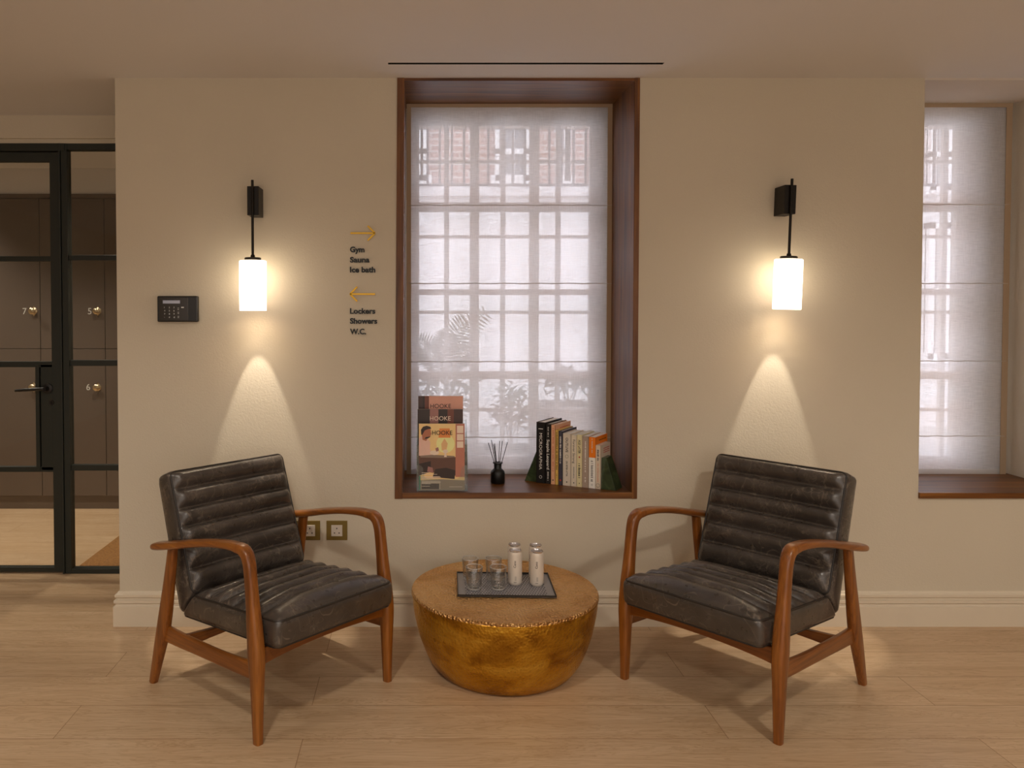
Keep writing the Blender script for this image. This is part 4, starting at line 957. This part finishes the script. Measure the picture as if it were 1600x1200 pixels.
for i, (col, label, txts, marks) in enumerate(books):
    wv = S*widths[i]/tot-0.0006; o_ = bs+ux*(S*acc/tot)+uy*(Tt*(acc+widths[i]/2)/tot)+Vector((0, 0, 0.0003)); acc += widths[i]
    h, dpt = hts[i], dps[i]
    r = thing('book', label, 'book', tuple(o_), rotz=ANG, group='books between the green bookends')
    m_ = bc[col]; tk = 0.0022 if i < 6 else 0.0008
    b = MB(); low = bc['white'] if col == 'orange' else m_
    zs_ = [(0, h)] if col != 'orange' else [(0, h*.60), (h*.60, h)]
    for k_, (za, zb2) in enumerate(zs_):
        mm = m_ if (k_ == len(zs_)-1) else low
        b.box(0, wv, 0, tk*1.3, za, zb2, mm); b.box(0, tk, 0, dpt, za, zb2, mm); b.box(wv-tk, wv, 0, dpt, za, zb2, mm)
    b.build('cover', r, world=False)
    ov = 0.003 if i < 6 else 0.0005
    b = MB(); b.box(tk, wv-tk, tk*1.3, dpt-ov, ov, h-ov, M['pages']); b.build('page_block', r, world=False)
    b = MB(); cnt_ = 0
    def spine_mtx(xc, ztop): return Matrix(((0, 1, 0, xc), (0, 0, -1, 0), (-1, 0, 0, ztop), (0, 0, 0, 1)))
    for s_, f0, fl, mc, hf in txts:
        tv, tf, tw, th = text(s_, width=h*fl, height=wv*hf, extrude=0.0003, bold=0.012 if i in (1, 5, 7) else 0.0)
        # text x runs downwards, text y runs towards +x
        b.add(tv, tf, bc[mc], spine_mtx(wv/2-th/2, h*(1-f0))); cnt_ += 1
    rnd = random.Random(i)
    for kind, f0, fl, mc in marks:
        zc = h*(1-f0); e = 0.0003
        if kind == 'ring':
            rr = wv*max(fl, 0.10)*1.2; pts = [(wv/2+rr*math.cos(a*PI/8), -e, zc+rr*math.sin(a*PI/8)) for a in range(16)]; b.tube(pts, 0.0006, bc[mc], 5, closed=True)
        elif kind == 'blob':
            rr = wv*fl*0.8; b.lathe([(rr, 0), (rr*0.9, 0.0004)], bc[mc], 7, Matrix.Translation((wv/2, 0, zc)) @ Matrix.Rotation(PI/2, 4, 'X'))
        elif kind == 'dash':
            b.box(wv*0.25, wv*0.75, -e, 0, zc-0.004, zc-0.001, bc[mc])
        else:
            # lettering too small to read: short strokes down the spine
            z = zc; end = zc-h*fl; hh = wv*(0.10 if kind == 'dash2' else 0.2)
            while z > end:
                l_ = rnd.uniform(0.0015, 0.0035); b.box(wv/2-hh, wv/2+hh*rnd.uniform(.5, 1), -e, 0, z-l_, z, bc[mc]); z -= l_+rnd.uniform(0.001, 0.002)+(0.004 if rnd.random() < .15 else 0)
        cnt_ += 1
    b.build('lettering', r, world=False)
    if i in (2, 9, 10):   # small print on the visible front board
        b = MB(); ink_ = bc['red'] if i != 9 else bc['ink']
        for q_ in range(3):
            z = h-0.016-q_*0.009; y = dpt*0.30
            while y < dpt*0.88:
                l_ = rnd.uniform(0.003, 0.008); b.box(wv, wv+0.0003, y, y+l_, z-0.004, z, ink_); y += l_+0.003
            if i == 9 and q_ == 0: break
        b.build('cover_lettering', r, world=False)
# bookends
def bookend(origin, w0, w1, dpt, h, label, mirror):
    r = thing('bookend', label, 'bookend', tuple(origin), rotz=ANG, group='green marble bookends')
    s_ = -1 if mirror else 1
    pts = [(0, 0, 0), (s_*w0, 0, 0), (s_*w0, dpt, 0), (0, dpt, 0), (0, 0.004, h), (s_*w1, 0.008, h), (s_*w1, dpt-0.008, h), (0, dpt-0.004, h)]
    if mirror: pts = [pts[k] for k in (1, 0, 3, 2, 5, 4, 7, 6)]
    b = MB(); b.hexa(pts, M['marble']); b.build('marble_block', r, world=False, bevel=0.001); return r
o1 = bs-ux*0.001+uy*0.012
bookend(o1, 0.062, 0.006, 0.085, 0.143, 'green marble wedge bookend against the black book, left end of the row', True)
o2 = bs+ux*(S+0.001)+uy*(Tt+0.004)
bookend(o2, 0.066, 0.020, 0.085, 0.138, 'green marble wedge bookend at the right end of the book row, near the reveal', False)

# ------------------------------------------------------------------ outside: paved light well, brick house, planting
b = MB(); b.box(-1.15, 9, WB, 16, -0.3, -0.02, M['paving']); struct(b.build('ground'))
YH = 9.5
def hz_(py): return at(700, py, YH).z
def hx_(px): return at(px, 300, YH).x
r = thing('neighbouring_house', 'brick house with white sash windows and pale rendered lower storey, seen faintly through the blind', 'house', (2.5, YH, 0))
zsp = hz_(292)
b = MB(); b.box(-3, 14, YH, YH+0.4, zsp, 7.5, M['brick']); b.build('brick_wall', r)
b = MB(); b.box(-3, 14, YH-0.05, YH+0.4, -0.3, zsp-0.12, M['render_white']); b.box(-3, 14, YH-0.12, YH, zsp-0.12, zsp, M['render_white']); b.build('rendered_wall', r)
def far_window(x0, x1, z0, z1):
    b = MB(); t_ = 0.07
    for a in ((x0, x0+t_, z0, z1), (x1-t_, x1, z0, z1), (x0, x1, z1-t_, z1), (x0-0.05, x1+0.05, z0-0.05, z0+t_), (x0, x1, (z0+z1)/2-0.03, (z0+z1)/2+0.03), ((x0+x1)/2-0.015, (x0+x1)/2+0.015, z0, z1)):
        b.box(a[0], a[1], YH-0.16, YH-0.05, a[2], a[3], M['white_paint'])
    w_ = b.build('window', r); b = MB(); b.box(x0, x1, YH-0.10, YH-0.08, z0, z1, M['window_dark']); b.build('window_glass', w_)
for a, c2, d_, e_ in ((772, 826, 286, 195), (650, 668, 286, 195), (878, 888, 286, 195), (1440, 1476, 300, 190), (1440, 1475, 560, 350)):
    far_window(hx_(a), hx_(c2), hz_(d_), hz_(e_))
r2 = thing('iron_railing', 'thin dark iron railing crossing the brick house behind the blind', 'railing', (1.5, YH-0.8, 0))
b = MB()
YR = YH-0.8
for q_ in (200, 289): b.box(-1.0, 9, YR-0.01, YR+0.01, at(700, q_, YR).z-0.014, at(700, q_, YR).z+0.014, M['iron'])
b.build('rail', r2)
za, zb_ = at(700, 289, YR).z, at(700, 200, YR).z
for px in list(range(668, 925, 19))+list(range(1440, 1500, 19)):
    x = at(px, 300, YR).x; b = MB(); b.box(x-0.012, x+0.012, YR-0.012, YR+0.012, za, zb_, M['iron']); b.build('baluster', r2)
for px in (640, 1000, 1550):
    x = at(px, 300, YR).x; b = MB(); b.box(x-0.025, x+0.025, YR-0.025, YR+0.025, -0.05, zb_, M['iron']); b.build('post', r2)
# planters
def planter(x0, x1, y0, y1, ztop_, label):
    r = thing('planter', label, 'planter', ((x0+x1)/2, (y0+y1)/2, -0.02), group='grey planters outside the window')
    b = MB(); t_ = 0.03
    b.box(x0, x1, y0, y0+t_, -0.02, ztop_, M['planter']); b.box(x0, x1, y1-t_, y1, -0.02, ztop_, M['planter']); b.box(x0, x0+t_, y0, y1, -0.02, ztop_, M['planter']); b.box(x1-t_, x1, y0, y1, -0.02, ztop_, M['planter']); b.build('box', r, bevel=0.004)
    b = MB(); b.box(x0+t_, x1-t_, y0+t_, y1-t_, -0.02, ztop_-0.04, M['stem']); b.build('soil', r)
YG = 4.9
G_ = lambda px, py: at(px, py, YG)
planter(G_(640, 650).x, G_(742, 650).x, YG-0.2, YG+0.2, G_(700, 690).z, 'grey planter outside behind the brochures, holding the fern')
planter(G_(845, 650).x, G_(925, 650).x, YG-0.2, YG+0.2, G_(700, 630).z, 'tall grey planter outside behind the books')
planter(G_(750, 650).x, G_(838, 650).x, YG-0.2, YG+0.2, G_(700, 700).z, 'low grey planter outside behind the reed diffuser')
def leafpoly(b, base, d, up, L, wd, mat):
    d = d.normalized(); s_ = d.cross(up).normalized(); n_ = s_.cross(d).normalized()
    p = [base, base+d*L*0.35+s_*wd+n_*0.006, base+d*L*0.75+s_*wd*0.6, base+d*L-n_*0.006, base+d*L*0.75-s_*wd*0.6, base+d*L*0.35-s_*wd+n_*0.006]
    q = [v-n_*0.0006 for v in p]
    b.add([tuple(v) for v in p]+[tuple(v) for v in q], [(0, 1, 2, 3), (0, 3, 4, 5), (9, 8, 7, 6), (11, 10, 9, 6)], mat)
rg = random.Random(3)
def shrub(px, py, wpx, hpx, n_, label, soil, Y=YG):
    c0 = at(px, py, Y); sx_ = wpx*Y/F/2; sz_ = hpx*Y/F/2
    r = thing('shrub', label, 'shrub', (c0.x, Y, c0.z-sz_), group='leafy shrubs outside the window')
    b = MB()
    for k in range(n_):
        a = rg.uniform(0, 2*PI); e = rg.uniform(-1, 1); rad = rg.random()**0.5
        p = Vector((c0.x+sx_*rad*math.cos(a), Y+0.13*rad*math.sin(a), c0.z+sz_*e*(1-0.5*rad)))
        d = Vector((rg.uniform(-1, 1), rg.uniform(-1, 1), rg.uniform(-0.6, 0.8)))
        leafpoly(b, p, d, Vector((0, 0.3, 1)), rg.uniform(0.05, 0.09), rg.uniform(0.010, 0.018), M['leaf'])
    b.build('foliage', r)
    b = MB()
    for k in range(6):
        b.tube([(c0.x+rg.uniform(-.03, .03), Y, soil), (c0.x+rg.uniform(-sx_, sx_)*.7, Y+rg.uniform(-.08, .08), c0.z+sz_*rg.uniform(0, .8))], 0.004, M['stem'], 5)
    b.build('stems', r)
shrub(695, 622, 95, 84, 200, 'leafy shrub outside, behind the brochure holder', G_(700, 690).z-0.04)
shrub(800, 640, 52, 86, 150, 'leafy shrub outside, above the reed diffuser', G_(700, 700).z-0.04)
shrub(887, 596, 84, 42, 150, 'leafy shrub outside, above the books', G_(700, 630).z-0.04)
fp = at(690, 600, YG-0.15)
r = thing('fern', 'arching fern outside, rising above the shrub behind the brochures', 'fern', (fp.x, fp.y, fp.z))
for k, (tx, tz) in enumerate(((762, 486), (728, 498), (700, 520), (662, 545), (650, 532), (736, 548))):
    tip = at(tx, tz, YG-0.15+0.05*math.sin(k*2)); b = MB()
    mid = (fp+tip)/2+Vector((-(tip.x-fp.x)*0.25, 0, 0.08)); N_ = 20; pts = []
    for q_ in range(N_+1):
        t_ = q_/N_; pts.append(fp*(1-t_)**2+mid*2*t_*(1-t_)+tip*t_**2)
    b.tube(pts, 0.0022, M['stem'], 5)
    for q_ in range(4, N_):
        d = (pts[q_+1]-pts[q_]).normalized(); ln = 0.095*math.sin(PI*min(1, (q_+3)/(N_+6)))+0.012
        sd = Vector((0, 1, 0)).cross(d).normalized()
        for sg in (-1, 1): leafpoly(b, pts[q_], sd*sg+d*0.35+Vector((0, 0.25*sg, 0)), Vector((0, 1, 0.2)), ln, 0.0062, M['fern'])
    b.build('frond', r)
